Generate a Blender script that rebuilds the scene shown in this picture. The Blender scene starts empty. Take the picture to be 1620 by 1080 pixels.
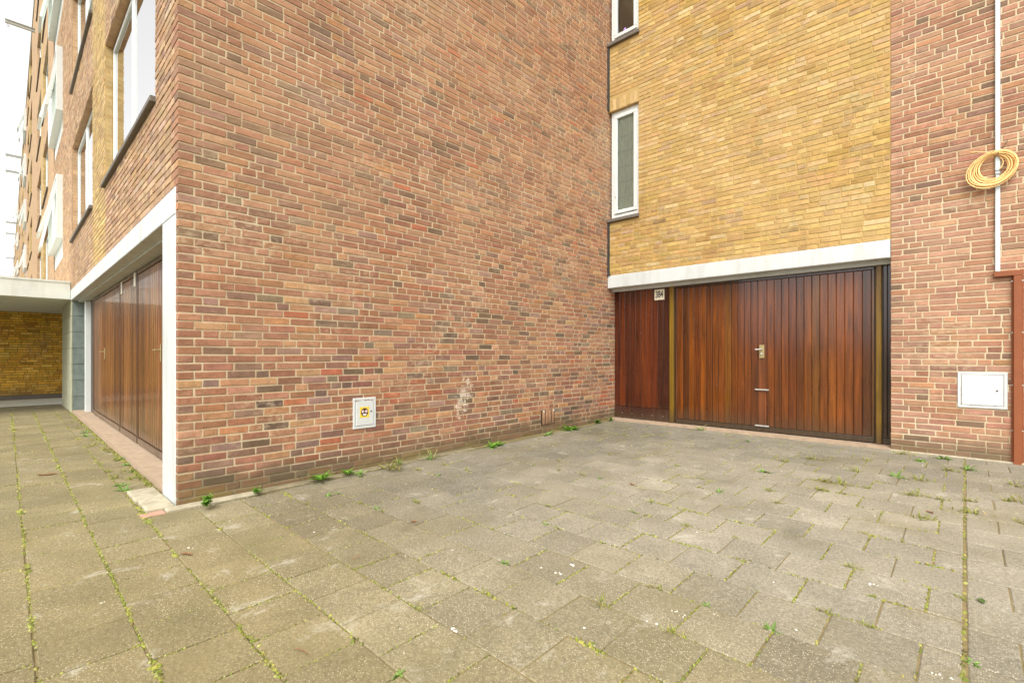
import bpy, math, random
from mathutils import Vector, noise as mnoise
random.seed(7)
R = math.radians
sc = bpy.context.scene
COL = sc.collection

# ------------------------------------------------------------------ camera, sky, sun, exposure
CAM_H, YAW, FPX = 1.15, R(43.4), 757.0
cam_d = bpy.data.cameras.new('camera'); cam = bpy.data.objects.new('camera', cam_d); COL.objects.link(cam)
cam.location = (0, 0, CAM_H); cam.rotation_euler = (R(90), 0, YAW)
cam_d.sensor_width = 36; cam_d.lens = FPX / 1620 * 36; cam_d.shift_y = 21 / 1620
cam_d.clip_start = 0.05; cam_d.clip_end = 1000
sc.camera = cam
SUN_EL, SUN_AZ = R(52), R(152)          # azimuth clockwise from +Y
W = bpy.data.worlds.new('World'); sc.world = W; W.use_nodes = True
wn = W.node_tree.nodes; wl = W.node_tree.links
sky = wn.new('ShaderNodeTexSky'); sky.sky_type = 'NISHITA'; sky.sun_disc = False
sky.sun_elevation = SUN_EL; sky.sun_rotation = SUN_AZ; sky.air_density = 1.0; sky.dust_density = 4.0; sky.ozone_density = 0.6
hs = wn.new('ShaderNodeHueSaturation'); hs.inputs['Saturation'].default_value = 0.0; hs.inputs['Value'].default_value = 2.1
wl.new(sky.outputs[0], hs.inputs['Color'])
wl.new(hs.outputs[0], wn['Background'].inputs['Color']); wn['Background'].inputs['Strength'].default_value = 0.15
sun_d = bpy.data.lights.new('sun', 'SUN'); sun = bpy.data.objects.new('sun', sun_d); COL.objects.link(sun)
sun_d.energy = 0.9; sun_d.angle = R(40); sun_d.color = (1.0, 0.95, 0.84)
sdir = Vector((math.sin(SUN_AZ) * math.cos(SUN_EL), math.cos(SUN_AZ) * math.cos(SUN_EL), math.sin(SUN_EL)))
sun.rotation_euler = sdir.to_track_quat('Z', 'Y').to_euler(); sun.location = (0, 0, 30)
vs = sc.view_settings; vs.view_transform = 'Standard'; vs.look = 'None'; vs.gamma = 1.0; vs.exposure = 0.18
vs.use_curve_mapping = False
sc.render.engine = 'CYCLES'
sc.cycles.max_bounces = 5; sc.cycles.use_denoising = True

# ------------------------------------------------------------------ helpers
SN, CS = math.sin(YAW), math.cos(YAW)
def proj(X, Y, Z):                       # only used to rank pieces by how large they show
    d = -SN * X + CS * Y
    if d < .05: return None
    return 810 + FPX * (CS * X + SN * Y) / d, 561 - FPX * (Z - CAM_H) / d, d
def gz(Y): return .0125 * max(0.0, Y - .887)
def lin(r, g, b, k=1.0):
    f = lambda c: (c / 255 / 12.92 if c <= 10 else ((c / 255 + .055) / 1.055) ** 2.4) * k
    return (f(r), f(g), f(b), 1.0)
def link(o, parent=None):
    COL.objects.link(o)
    if parent: o.parent = parent
    return o
def tag(o, label=None, cat=None, group=None, kind=None):
    if label: o['label'] = label
    if cat: o['category'] = cat
    if group: o['group'] = group
    if kind: o['kind'] = kind
    return o
def empty(name, loc=(0, 0, 0)):
    o = bpy.data.objects.new(name, None); o.location = loc; o.empty_display_size = .1
    return link(o)
def copy_tree(o, parent=None):
    c = o.copy(); link(c, parent)
    for ch in list(o.children): copy_tree(ch, c)
    return c

class MB:
    """collects shapes, builds one mesh object"""
    def __init__(s): s.v = []; s.f = []; s.c = []; s.smooth = False
    def add(s, vs, fs, col=(1, 1, 1, 1)):
        b = len(s.v); s.v += [tuple(p) for p in vs]; s.f += [tuple(i + b for i in f) for f in fs]; s.c += [col] * len(vs)
    def box(s, x0, x1, y0, y1, z0, z1, col=(1, 1, 1, 1)):
        s.add([(x0,y0,z0),(x1,y0,z0),(x1,y1,z0),(x0,y1,z0),(x0,y0,z1),(x1,y0,z1),(x1,y1,z1),(x0,y1,z1)],
              [(0,3,2,1),(4,5,6,7),(0,1,5,4),(1,2,6,5),(2,3,7,6),(3,0,4,7)], col)
    def lbox(s, L, a0, a1, b0, b1, c0, c1, col=(1, 1, 1, 1), bev=0.0):
        """box in a local frame; c is the outward direction; bev chamfers the outer edges"""
        if bev <= 0:
            P = [L(a, b, c) for c in (c0, c1) for (a, b) in ((a0,b0),(a1,b0),(a1,b1),(a0,b1))]
            s.add(P, [(3,2,1,0),(4,5,6,7),(0,1,5,4),(1,2,6,5),(2,3,7,6),(3,0,4,7)], col)
        else:
            e = bev
            P = [L(a, b, c0) for (a, b) in ((a0,b0),(a1,b0),(a1,b1),(a0,b1))]
            P += [L(a, b, c1 - e) for (a, b) in ((a0,b0),(a1,b0),(a1,b1),(a0,b1))]
            P += [L(a, b, c1) for (a, b) in ((a0+e,b0+e),(a1-e,b0+e),(a1-e,b1-e),(a0+e,b1-e))]
            F = [(8,9,10,11)]
            for i in range(4):
                j = (i + 1) % 4
                F += [(i, j, j+4, i+4), (i+4, j+4, j+8, i+8)]
            s.add(P, F, col)
    def tube(s, pts, rad, n=8, col=(1, 1, 1, 1), cap=True):
        pts = [Vector(p) for p in pts]; m = len(pts)
        rads = rad if isinstance(rad, (list, tuple)) else [rad] * m
        vs = []; up = None
        for i, p in enumerate(pts):
            t = (pts[min(i+1, m-1)] - pts[max(i-1, 0)]).normalized()
            if up is None: up = t.orthogonal().normalized()
            up = (up - t * up.dot(t)).normalized(); w = t.cross(up)
            for k in range(n):
                a = 2 * math.pi * k / n
                vs.append(p + (up * math.cos(a) + w * math.sin(a)) * rads[i])
        fs = [(i*n+k, i*n+(k+1) % n, (i+1)*n+(k+1) % n, (i+1)*n+k) for i in range(m-1) for k in range(n)]
        if cap: fs += [tuple(range(n-1, -1, -1)), tuple((m-1)*n+k for k in range(n))]
        s.add(vs, fs, col)
    def mesh(s, name):
        me = bpy.data.meshes.new(name); me.from_pydata(s.v, [], s.f)
        at = me.attributes.new('tint', 'FLOAT_COLOR', 'POINT')
        at.data.foreach_set('color', [x for c in s.c for x in c])
        if s.smooth: me.polygons.foreach_set('use_smooth', [True] * len(me.polygons))
        me.update(); return me
    def build(s, name, mat, parent=None):
        me = s.mesh(name); me.materials.append(mat)
        return link(bpy.data.objects.new(name, me), parent)

def frame(O, u, n, v=(0, 0, 1)):
    O, u, n, v = Vector(O), Vector(u), Vector(n), Vector(v)
    return lambda a, b, c: O + u * a + v * b + n * c

# ------------------------------------------------------------------ materials
MATS = {}
class NT:
    def __init__(s, name):
        s.m = bpy.data.materials.new(name); s.m.use_nodes = True; s.t = s.m.node_tree
        s.b = s.t.nodes['Principled BSDF']; s.out = s.t.nodes['Material Output']; MATS[name] = s.m
        s._pos = None
    def n(s, typ, **kw):
        nd = s.t.nodes.new(typ)
        for k, v in kw.items(): setattr(nd, k, v)
        return nd
    def l(s, a, b): s.t.links.new(a, b)
    def setin(s, sock, v):
        if hasattr(v, 'is_linked') or isinstance(v, bpy.types.NodeSocket): s.l(v, sock)
        else: sock.default_value = v
    def pos(s):
        if s._pos is None: s._pos = s.n('ShaderNodeNewGeometry').outputs['Position']
        return s._pos
    def scaled(s, vec, sx, sy, sz):
        m = s.n('ShaderNodeVectorMath', operation='MULTIPLY'); s.l(vec, m.inputs[0]); m.inputs[1].default_value = (sx, sy, sz)
        return m.outputs[0]
    def noise(s, scale, detail=4, rough=.6, vec=None, dist=0.0):
        nd = s.n('ShaderNodeTexNoise'); nd.inputs['Scale'].default_value = scale; nd.inputs['Detail'].default_value = detail
        nd.inputs['Roughness'].default_value = rough; nd.inputs['Distortion'].default_value = dist
        s.l(vec if vec is not None else s.pos(), nd.inputs['Vector']); return nd.outputs['Fac']
    def ramp(s, fac, *stops):
        r = s.n('ShaderNodeValToRGB'); cr = r.color_ramp
        while len(cr.elements) < len(stops): cr.elements.new(.5)
        for e, (p, c) in zip(cr.elements, stops):
            e.position = p; e.color = c if not isinstance(c, (int, float)) else (c, c, c, 1)
        s.l(fac, r.inputs[0]); return r.outputs[0]
    def mix(s, fac, a, b, mode='MIX'):
        m = s.n('ShaderNodeMix', data_type='RGBA', blend_type=mode)
        s.setin(m.inputs[0], fac); s.setin(m.inputs[6], a); s.setin(m.inputs[7], b); return m.outputs[2]
    def math(s, op, a, b=0.0, clamp=False):
        m = s.n('ShaderNodeMath', operation=op, use_clamp=clamp); s.setin(m.inputs[0], a); s.setin(m.inputs[1], b); return m.outputs[0]
    def attr(s, name='tint'):
        a = s.n('ShaderNodeAttribute'); a.attribute_name = name; return a.outputs['Color']
    def sep(s, vec):
        x = s.n('ShaderNodeSeparateXYZ'); s.l(vec, x.inputs[0]); return x.outputs
    def bump(s, h, strength=.3, dist=.01):
        b = s.n('ShaderNodeBump'); b.inputs['Strength'].default_value = strength; b.inputs['Distance'].default_value = dist
        s.l(h, b.inputs['Height']); s.l(b.outputs[0], s.b.inputs['Normal'])
    def col(s, c): s.setin(s.b.inputs['Base Color'], c)
    def rough(s, r): s.setin(s.b.inputs['Roughness'], r)
    def spec(s, v): s.b.inputs['Specular IOR Level'].default_value = v

def brick_mat(name, wash, wash_amt, dirt=1.0, splash=None, smear=.5, bleach_light=False):
    t = NT(name)
    fine = t.noise(60, 5, .7); mid = t.noise(14, 4, .6); big = t.noise(.55, 4, .6); big2 = t.noise(2.3, 4, .65)
    c = t.attr()
    c = t.mix(1.0, c, t.ramp(fine, (.25, .72), (.75, 1.22)), 'MULTIPLY')
    c = t.mix(1.0, c, t.ramp(mid, (.3, .80), (.7, 1.16)), 'MULTIPLY')
    wf = t.math('MULTIPLY', t.ramp(big, (.38, 0.0), (.68, 1.0)), t.ramp(big2, (.35, .25), (.65, 1.0)))
    if bleach_light:  # paler upward: weather bleaching plus glancing light put into the colour
        zb = t.math('MULTIPLY', t.math('SUBTRACT', t.sep(t.pos())[2], .7), .45, clamp=True)
        wf = t.math('ADD', t.math('MULTIPLY', wf, t.math('ADD', t.math('MULTIPLY', zb, .7), .3)), t.math('MULTIPLY', zb, .28))
    c = t.mix(t.math('MULTIPLY', wf, wash_amt), c, wash)
    # old mortar smeared over the faces, in patches
    sm = t.math('MULTIPLY', t.ramp(t.noise(1.1, 4, .65, t.scaled(t.pos(), 1, 1, 1.6)), (.50, 0.0), (.66, 1.0)), t.ramp(t.noise(17, 5, .7, t.scaled(t.pos(), 1, 1, 1.8)), (.46, 0.0), (.62, 1.0)))
    c = t.mix(t.math('MULTIPLY', sm, smear), c, lin(206, 186, 152))
    # pale lime bloom, small specks
    sp = t.ramp(t.noise(95, 2, .5), (.70, 0.0), (.76, 1.0))
    c = t.mix(t.math('MULTIPLY', sp, .35), c, lin(215, 195, 165))
    dk = t.ramp(t.noise(32, 3, .6), (.66, 0.0), (.74, 1.0))
    c = t.mix(t.math('MULTIPLY', dk, .30), c, lin(70, 55, 45))
    if dirt:
        z = t.sep(t.pos())[2]; dn = t.math('MULTIPLY', t.noise(3.0, 4, .6), .34)
        dm = t.math('SUBTRACT', t.math('ADD', dn, .14), z); dm = t.math('MULTIPLY', dm, 7.0, clamp=True)
        c = t.mix(t.math('MULTIPLY', dm, .72 * dirt), c, lin(100, 86, 64))
        gm = t.math('MULTIPLY', t.math('SUBTRACT', t.math('ADD', t.math('MULTIPLY', t.noise(1.6, 3, .6), .30), -.02), z), 12.0, clamp=True)
        gm = t.math('MULTIPLY', gm, t.ramp(t.noise(2.1, 3, .5), (.42, 0.0), (.6, 1.0)))
        c = t.mix(t.math('MULTIPLY', gm, .5 * dirt), c, lin(124, 120, 52))
    st = t.ramp(t.noise(1.0, 5, .65, t.scaled(t.pos(), 3.2, 3.2, .22)), (.54, 0.0), (.72, 1.0)); c = t.mix(t.math('MULTIPLY', st, .26), c, lin(96, 78, 62))
    if splash:
        y0, z0, ry, rz = splash
        q = t.sep(t.pos())
        a = t.math('DIVIDE', t.math('SUBTRACT', q[1], y0), ry); b = t.math('DIVIDE', t.math('SUBTRACT', q[2], z0), rz)
        # streak runs from lower left to upper right
        a2 = t.math('SUBTRACT', a, t.math('MULTIPLY', b, .45))
        rr = t.math('ADD', t.math('MULTIPLY', a2, a2), t.math('MULTIPLY', b, b))
        k = t.math('MULTIPLY', t.math('SUBTRACT', 1.0, rr, clamp=True), .26)
        m = t.ramp(t.math('ADD', t.noise(22, 5, .75), k), (.70, 0.0), (.76, 1.0))
        m = t.math('MULTIPLY', m, t.math('GREATER_THAN', k, .01))
        c = t.mix(t.math('MULTIPLY', m, .62), c, lin(226, 215, 195))
    t.col(c); t.rough(.92); t.spec(.25)
    t.bump(t.math('ADD', t.math('MULTIPLY', t.noise(45, 5, .7), .7), t.math('MULTIPLY', t.noise(9, 3, .6), .6)), .5, .006)
    return t.m
def mortar_mat(name, a, b):
    t = NT(name); c = t.mix(t.ramp(t.noise(1.2, 4, .6), (.35, 0.0), (.65, 1.0)), a, b)
    c = t.mix(1.0, c, t.ramp(t.noise(80, 4, .7), (.25, .78), (.75, 1.14)), 'MULTIPLY')
    z = t.sep(t.pos())[2]
    dm = t.math('MULTIPLY', t.math('SUBTRACT', t.math('ADD', t.math('MULTIPLY', t.noise(3.0, 4, .6), .42), .02), z), 9.0, clamp=True)
    c = t.mix(t.math('MULTIPLY', dm, .8), c, lin(112, 102, 74))
    t.col(c); t.rough(.95); t.spec(.2); t.bump(t.noise(120, 4, .7), .5, .004); return t.m
def farbrick_mat(name, c1, c2, mo, axis):
    t = NT(name); q = t.sep(t.pos()); cb = t.n('ShaderNodeCombineXYZ')
    if axis == 'auto':
        t.l(t.math('ADD', q[0], q[1]), cb.inputs[0])
    else: t.l(q[0 if axis == 'x' else 1], cb.inputs[0])
    t.l(q[2], cb.inputs[1])
    br = t.n('ShaderNodeTexBrick'); t.l(cb.outputs[0], br.inputs['Vector']); br.inputs['Scale'].default_value = 1
    br.inputs['Brick Width'].default_value = .2; br.inputs['Row Height'].default_value = .0642; br.inputs['Mortar Size'].default_value = .005
    br.inputs['Color1'].default_value = c1; br.inputs['Color2'].default_value = c2; br.inputs['Mortar'].default_value = mo
    c = t.mix(1.0, br.outputs['Color'], t.ramp(t.noise(5, 5, .7), (.3, .75), (.7, 1.2)), 'MULTIPLY')
    t.col(c); t.rough(.92); t.spec(.25); t.bump(br.outputs['Fac'], -.6, .006); return t.m
def plain(name, c, rough=.6, var=.12, scale=6, bump=0.0, spec=.5, metal=0.0, stain=None):
    t = NT(name)
    cc = t.mix(1.0, c, t.ramp(t.noise(scale, 5, .65), (.3, 1 - var), (.7, 1 + var)), 'MULTIPLY')
    if stain:
        q = t.scaled(t.pos(), 5, 5, .7)
        cc = t.mix(t.math('MULTIPLY', t.ramp(t.noise(1.5, 5, .65, q), (.50, 0.0), (.74, 1.0)), .55), cc, stain)
    t.col(cc); t.rough(rough); t.spec(spec); t.b.inputs['Metallic'].default_value = metal
    if bump: t.bump(t.noise(90, 4, .7), bump, .004)
    return t.m
def wood_mat(name, rough=.22, coat=.6, grey=0.0, streak=.8):
    t = NT(name); q = t.scaled(t.pos(), 26, 26, 1.1); q2 = t.scaled(t.pos(), 120, 120, 3.0); q3 = t.scaled(t.pos(), 2.2, 2.2, .9)
    c = t.attr()
    c = t.mix(1.0, c, t.ramp(t.noise(1.0, 5, .65, q, .6), (.30, 1 - .72 * streak), (.52, .95), (.72, 1 + .55 * streak)), 'MULTIPLY')
    c = t.mix(1.0, c, t.ramp(t.noise(1.0, 4, .7, q2), (.3, .82), (.7, 1.12)), 'MULTIPLY')
    c = t.mix(t.ramp(t.noise(1.0, 4, .6, q3), (.45, 0.0), (.75, .55)), c, t.mix(1.0, c, (.38, .32, .28, 1), 'MULTIPLY'))
    z = t.sep(t.pos())[2]
    dm = t.math('MULTIPLY', t.math('SUBTRACT', t.math('ADD', t.math('MULTIPLY', t.noise(1.0, 4, .6, q), .42), .16), z), 3.6, clamp=True)
    c = t.mix(t.math('MULTIPLY', dm, .8), c, lin(72, 58, 42))
    sp = t.ramp(t.noise(70, 2, .5), (.73, 0.0), (.78, 1.0)); c = t.mix(t.math('MULTIPLY', sp, .25), c, lin(170, 140, 105))
    t.col(c)
    t.rough(t.math('ADD', t.math('MULTIPLY', t.ramp(t.noise(1.0, 4, .6, q3), (.3, 0.0), (.7, 1.0)), .14), rough)); t.spec(.3)
    t.b.inputs['Coat Weight'].default_value = coat; t.b.inputs['Coat Roughness'].default_value = .07
    t.bump(t.math('ADD', t.noise(1.0, 5, .65, q), t.math('MULTIPLY', t.noise(1.0, 3, .5, t.scaled(t.pos(), 9, 9, 2.5)), 1.3)), .22, .006); return t.m
def slab_mat(name):
    t = NT(name); c = t.attr()
    c = t.mix(1.0, c, t.ramp(t.noise(2.2, 5, .65), (.3, .82), (.7, 1.15)), 'MULTIPLY')
    c = t.mix(1.0, c, t.ramp(t.noise(70, 5, .8), (.28, .52), (.72, 1.4)), 'MULTIPLY')
    # worn patches show pale grit
    vo = t.n('ShaderNodeTexVoronoi'); vo.inputs['Scale'].default_value = 135; t.l(t.pos(), vo.inputs['Vector'])
    sp = t.math('LESS_THAN', vo.outputs['Distance'], .30)
    rnd = t.sep(vo.outputs['Color'])[0]; sp = t.math('MULTIPLY', sp, t.math('GREATER_THAN', rnd, .60))
    patch = t.ramp(t.noise(1.3, 4, .6), (.36, .25), (.62, 1.0))
    c = t.mix(t.math('MULTIPLY', t.math('MULTIPLY', sp, patch), .8), c, lin(206, 198, 172))
    dk = t.math('MULTIPLY', t.math('LESS_THAN', vo.outputs['Distance'], .32), t.math('LESS_THAN', rnd, .14))
    c = t.mix(t.math('MULTIPLY', dk, .5), c, lin(70, 62, 46))
    chalk = t.ramp(t.noise(4.5, 6, .75, None, .5), (.58, 0.0), (.72, .6)); c = t.mix(chalk, c, lin(188, 183, 168))
    alg = t.ramp(t.noise(1.7, 4, .6), (.50, 0.0), (.72, .45)); c = t.mix(alg, c, lin(110, 101, 66))
    oil = t.ramp(t.noise(.9, 5, .7, None, .8), (.60, 0.0), (.75, .42)); c = t.mix(oil, c, lin(74, 68, 54))
    t.col(c); t.rough(.9); t.spec(.3)
    t.bump(t.math('ADD', t.noise(170, 3, .7), t.math('MULTIPLY', t.noise(28, 4, .6), .6)), .45, .004); return t.m
def leaf_mat(name):
    t = NT(name); c = t.mix(1.0, t.attr(), t.ramp(t.noise(40, 3, .6), (.3, .75), (.7, 1.25)), 'MULTIPLY')
    t.col(c); t.rough(.55); t.spec(.35)
    tr = t.n('ShaderNodeBsdfTranslucent'); t.l(c, tr.inputs['Color']); mx = t.n('ShaderNodeMixShader'); mx.inputs[0].default_value = .35
    t.l(t.b.outputs[0], mx.inputs[1]); t.l(tr.outputs[0], mx.inputs[2]); t.l(mx.outputs[0], t.out.inputs['Surface']); return t.m
def glass_mat(name, tint=(.9, .95, .93, 1)):
    t = NT(name); tr = t.n('ShaderNodeBsdfTransparent'); tr.inputs[0].default_value = tint
    gl = t.n('ShaderNodeBsdfGlossy'); gl.inputs['Roughness'].default_value = .01; fr = t.n('ShaderNodeFresnel'); fr.inputs[0].default_value = 1.75
    mx = t.n('ShaderNodeMixShader'); t.l(fr.outputs[0], mx.inputs[0]); t.l(tr.outputs[0], mx.inputs[1]); t.l(gl.outputs[0], mx.inputs[2])
    t.l(mx.outputs[0], t.out.inputs['Surface']); return t.m

M_RED = brick_mat('red_brick', lin(182, 145, 114), .55, 1.0, (3.72, .65, .17, .36), .45, True)
M_REDR = brick_mat('weathered_red_brick', lin(178, 140, 114), .6, 1.0, None, .38)
M_REDC = brick_mat('lit_red_brick', lin(196, 166, 132), .6, 0.0, None, .35)  # facade copy of the red brick, stronger light put into its colour
M_YEL = brick_mat('yellow_brick', lin(206, 175, 122), .65, 0.0, None, .35)
M_YELD = brick_mat('porch_yellow_brick', lin(190, 150, 70), .3, .6)
M_MOR = mortar_mat('mortar', lin(206, 190, 158), lin(192, 170, 136))
M_MORC = mortar_mat('facade_mortar', lin(170, 144, 112), lin(156, 128, 98))
M_MORY = mortar_mat('yellow_wall_mortar', lin(190, 162, 108), lin(180, 150, 94))
M_MORD = mortar_mat('dark_mortar', lin(150, 122, 66), lin(124, 100, 54))
M_FAR = farbrick_mat('far_red_brick', lin(186, 153, 118), lin(172, 136, 102), lin(186, 164, 132), 'auto')
M_FARY = farbrick_mat('far_yellow_brick', lin(186, 158, 108), lin(174, 143, 92), lin(186, 166, 126), 'auto')
M_WHITE = plain('white_paint', lin(198, 201, 198), .55, .05, 3, .12, .4, stain=lin(168, 168, 156))
M_CANOPY = plain('canopy_concrete', lin(214, 215, 203), .75, .06, 2.5, .2, .3, stain=lin(180, 178, 155))
M_FRAMEW = plain('white_window_frame', lin(214, 217, 212), .35, .03, 5)
M_SILL = plain('slate_sill', lin(108, 100, 90), .7, .3, 60, .5)
M_STONE = plain('grey_stone', lin(120, 130, 122), .7, .2, 9, .4, stain=lin(92, 108, 98))
M_STONE2 = plain('pale_grey_stone', lin(172, 172, 146), .8, .14, 9, .4, stain=lin(140, 146, 118))
M_THRESH = plain('threshold_concrete', lin(168, 146, 122), .9, .14, 12, .6, .3, stain=lin(140, 124, 98))
M_KERB = plain('kerb_concrete', lin(172, 162, 138), .9, .2, 14, .7, .3, stain=lin(120, 110, 80))
M_EDGE = plain('edging_concrete', lin(134, 124, 98), .95, .3, 10, .8, .2, stain=lin(92, 86, 58))
M_BED = plain('joint_soil', lin(128, 113, 80), .98, .22, 14, .6, .2, stain=lin(118, 116, 62))
M_SLAB = slab_mat('paving_concrete')
M_WOODB = wood_mat('varnished_wood', .20, .9, 0, .88)
M_WOODC = wood_mat('varnished_pale_wood', .3, .55, 0, .6)
M_DARKW = plain('dark_stained_wood', lin(52, 36, 24), .4, .3, 20)
M_MUST = wood_mat('mustard_post', .35, .3, 0, .5)
M_BRASS = plain('brass', lin(168, 152, 108), .4, .1, 30, 0, .5, .5)
M_ALU = plain('aluminium', lin(205, 205, 198), .35, .06, 30, 0, .5, .6)
M_BLACK = plain('black_rubber', lin(40, 42, 44), .6, .15, 20)
M_HATCH = plain('hatch_white', lin(200, 203, 199), .45, .03, 8, 0, .5)
M_RUST = plain('rust', lin(140, 88, 48), .9, .3, 60)
M_DUCT = plain('brown_duct', lin(136, 76, 42), .55, .08, 8, 0, .4)
M_CONDUIT = plain('white_conduit', lin(204, 214, 216), .4, .03, 6)
M_CABLE = plain('orange_cable', lin(240, 200, 130), .4, .06, 30, 0, .5)
M_LEAF = leaf_mat('weed_leaf')
M_MOSS = leaf_mat('moss')
M_DRY = plain('dry_leaf', lin(128, 88, 56), .8, .3, 60)
M_PEB = plain('pebble', lin(214, 208, 194), .85, .2, 60)
M_GLASS = glass_mat('window_glass')
M_CURT = plain('net_curtain', lin(228, 230, 214), .9, .05, 3)
M_BLIND = plain('brown_blind', lin(140, 116, 92), .85, .08, 3)
M_PURP = plain('purple_ball', lin(170, 130, 200), .5, .05, 3)
M_ROOM = plain('dim_room', lin(120, 122, 112), .95, .1, 2)
M_ASPH = plain('asphalt', (.05, .05, .052, 1), .9, .25, 30, .6)
M_GRASS = plain('verge_grass', (.07, .10, .03, 1), .95, .35, 8, .8)
M_GROUND = plain('earth', (.12, .11, .08, 1), .95, .3, 4)
M_PLATE = plain('cream_plate', lin(232, 224, 200), .4, .03, 6)
M_INK = plain('black_ink', lin(24, 22, 22), .6, .05, 6)
M_STEEL = plain('galvanised_steel', lin(176, 178, 168), .6, .12, 20, 0, .5, .0)
M_BARK = plain('bark', (.12, .09, .06, 1), .95, .35, 12, .8)
M_STICK = plain('sticker_yellow', lin(226, 196, 60), .5, .05, 6)
M_STBR = plain('sticker_brown', lin(72, 44, 40), .5, .05, 6)
M_STPK = plain('sticker_pink', lin(214, 150, 140), .5, .05, 6)
M_STW = plain('sticker_white', lin(240, 238, 230), .5, .03, 6)

# ------------------------------------------------------------------ brick layouts
CO = .0642                                   # course height
RED_PAL = [((161,111,83),5),((151,101,75),5),((168,121,91),4.5),((142,96,75),3),((170,117,79),2.6),((138,101,82),2.4),((128,97,79),1.5),((109,88,71),.9),((92,77,63),.55),((144,111,96),1.2),((175,132,95),1.8),((127,111,90),.6),((168,98,68),.5)]
RGT_PAL = [((166,119,92),5),((158,110,84),5),((172,127,99),4.5),((150,104,81),3),((170,121,88),2.6),((146,108,88),2),((134,101,82),1.2),((116,92,74),.7),((104,86,70),.3),((176,134,104),2)]
FAC_PAL = [((180,145,110),5),((172,136,102),5),((186,152,116),4),((164,127,96),3),((176,136,98),2),((154,121,97),1.5),((142,114,94),.6),((186,156,126),2)]  # lighter than RED_PAL: the brighter light on the street side is painted in
YEL_PAL = [((186,148,80),5),((191,154,88),5),((180,141,73),4),((192,160,100),2.5),((184,143,82),3),((174,135,68),1.6),((184,151,102),1.4),((197,168,116),.7),((170,138,86),.6),((176,141,98),.6),((154,122,76),.2)]
POR_PAL = [((232,184,78),5),((226,176,68),5),((218,166,64),4),((234,190,92),3),((206,152,60),2),((190,140,60),1)]
def pick(pal, k=1.0, j=.10):
    c = random.choices([p[0] for p in pal], [p[1] for p in pal])[0]
    if pal in (RED_PAL, RGT_PAL, YEL_PAL, FAC_PAL):      # a little greyer than fresh clay
        g = sum(c)/3; q = .93 if pal is not YEL_PAL else .86; c = tuple(g + (v - g)*q for v in c); j = .075
    m = 1 + random.uniform(-j, j)
    return lin(min(255, c[0]*m), min(255, c[1]*m*random.uniform(.97, 1.03)), min(255, c[2]*m*random.uniform(.95, 1.05)), k)

def lay_course(u0, u1, start, min_len=.045):
    """random bond: stretchers and headers; yields (a0,a1)"""
    out = []; a = u0; nxt = start; run = 0
    while a < u1 - .02:
        ln = nxt + random.uniform(-.005, .005)
        if u1 - (a + ln) < min_len: ln = u1 - a
        out.append((a, min(a + ln, u1))); a += ln + .0125
        if random.random() < .34: nxt = .098; run += 1
        else: nxt = .2075; run = 0
        if run > 2: nxt = .2075; run = 0
    return out

class Wall:
    """bricks of one wall face; the ones that show largest become objects"""
    def __init__(s, L, pal, k=1.0): s.L = L; s.pal = pal; s.b = []; s.k = k
    def brick(s, a0, a1, b0, b1, depth=.02, col=None):
        L = s.L; j = lambda m: random.uniform(-m, m)
        sh = j(.0014); ja = [j(.0022) for _ in range(4)]; jb = [sh + j(.0018) for _ in range(4)]; out = j(.0018); tw = j(.0013)
        e = random.uniform(.0022, .0042)
        q = ((a0+ja[0], b0+jb[0]), (a1+ja[1], b0+jb[1]), (a1+ja[2], b1+jb[2]), (a0+ja[3], b1+jb[3]))
        P = [L(a, b, -depth) for a, b in q] + [L(a, b, out - e) for a, b in q]
        ins = ((e, e), (-e, e), (-e, -e), (e, -e))
        P += [L(a+i[0], b+i[1], out + (tw if n % 2 else -tw)) for n, ((a, b), i) in enumerate(zip(q, ins))]
        F = [(8,9,10,11)]
        for i in range(4):
            k2 = (i + 1) % 4; F += [(i, k2, k2+4, i+4), (i+4, k2+4, k2+8, i+8)]
        c = col or pick(s.pal, s.k)
        ps = [proj(*L(a, b, 0)) for a, b in ((a0,b0),(a1,b0),(a1,b1),(a0,b1))]
        area = 0
        if all(ps) and all(0 <= p[0] <= 1620 and 0 <= p[1] <= 1080 for p in ps):
            for i in range(4):
                p, r = ps[i], ps[(i+1) % 4]; area += p[0]*r[1] - r[0]*p[1]
            area = abs(area) / 2
        s.b.append((area, P, F, c))
def emit(walls_parents, mat_of, limit=300):
    """walls_parents: [(Wall, parent, material)]; one limit for the whole thing"""
    allb = sorted(((b[0], wi, bi) for wi, (w, p, m) in enumerate(walls_parents) for bi, b in enumerate(w.b)), reverse=True)
    single = set((wi, bi) for ar, wi, bi in allb[:limit] if ar > 0)
    for wi, (w, p, m) in enumerate(walls_parents):
        rest = MB()
        for bi, (ar, P, F, c) in enumerate(w.b):
            if (wi, bi) in single:
                mb = MB(); mb.add(P, F, c); mb.build('brick', m, p)
            else: rest.add(P, F, c)
        if rest.v:
            o = rest.build('bricks', m, p); o['kind'] = 'stuff'

# plan (metres): end wall X = XA facing +X; street facade Y = YC facing -Y; garage wing Y = YB facing -Y
XA, YC, YB, YD = -4.30, .887, 6.87, 7.07
XR = -.607                                   # where the yellow wing ends and the right red wall begins
TOP = 17.0
JT = .0125

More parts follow.
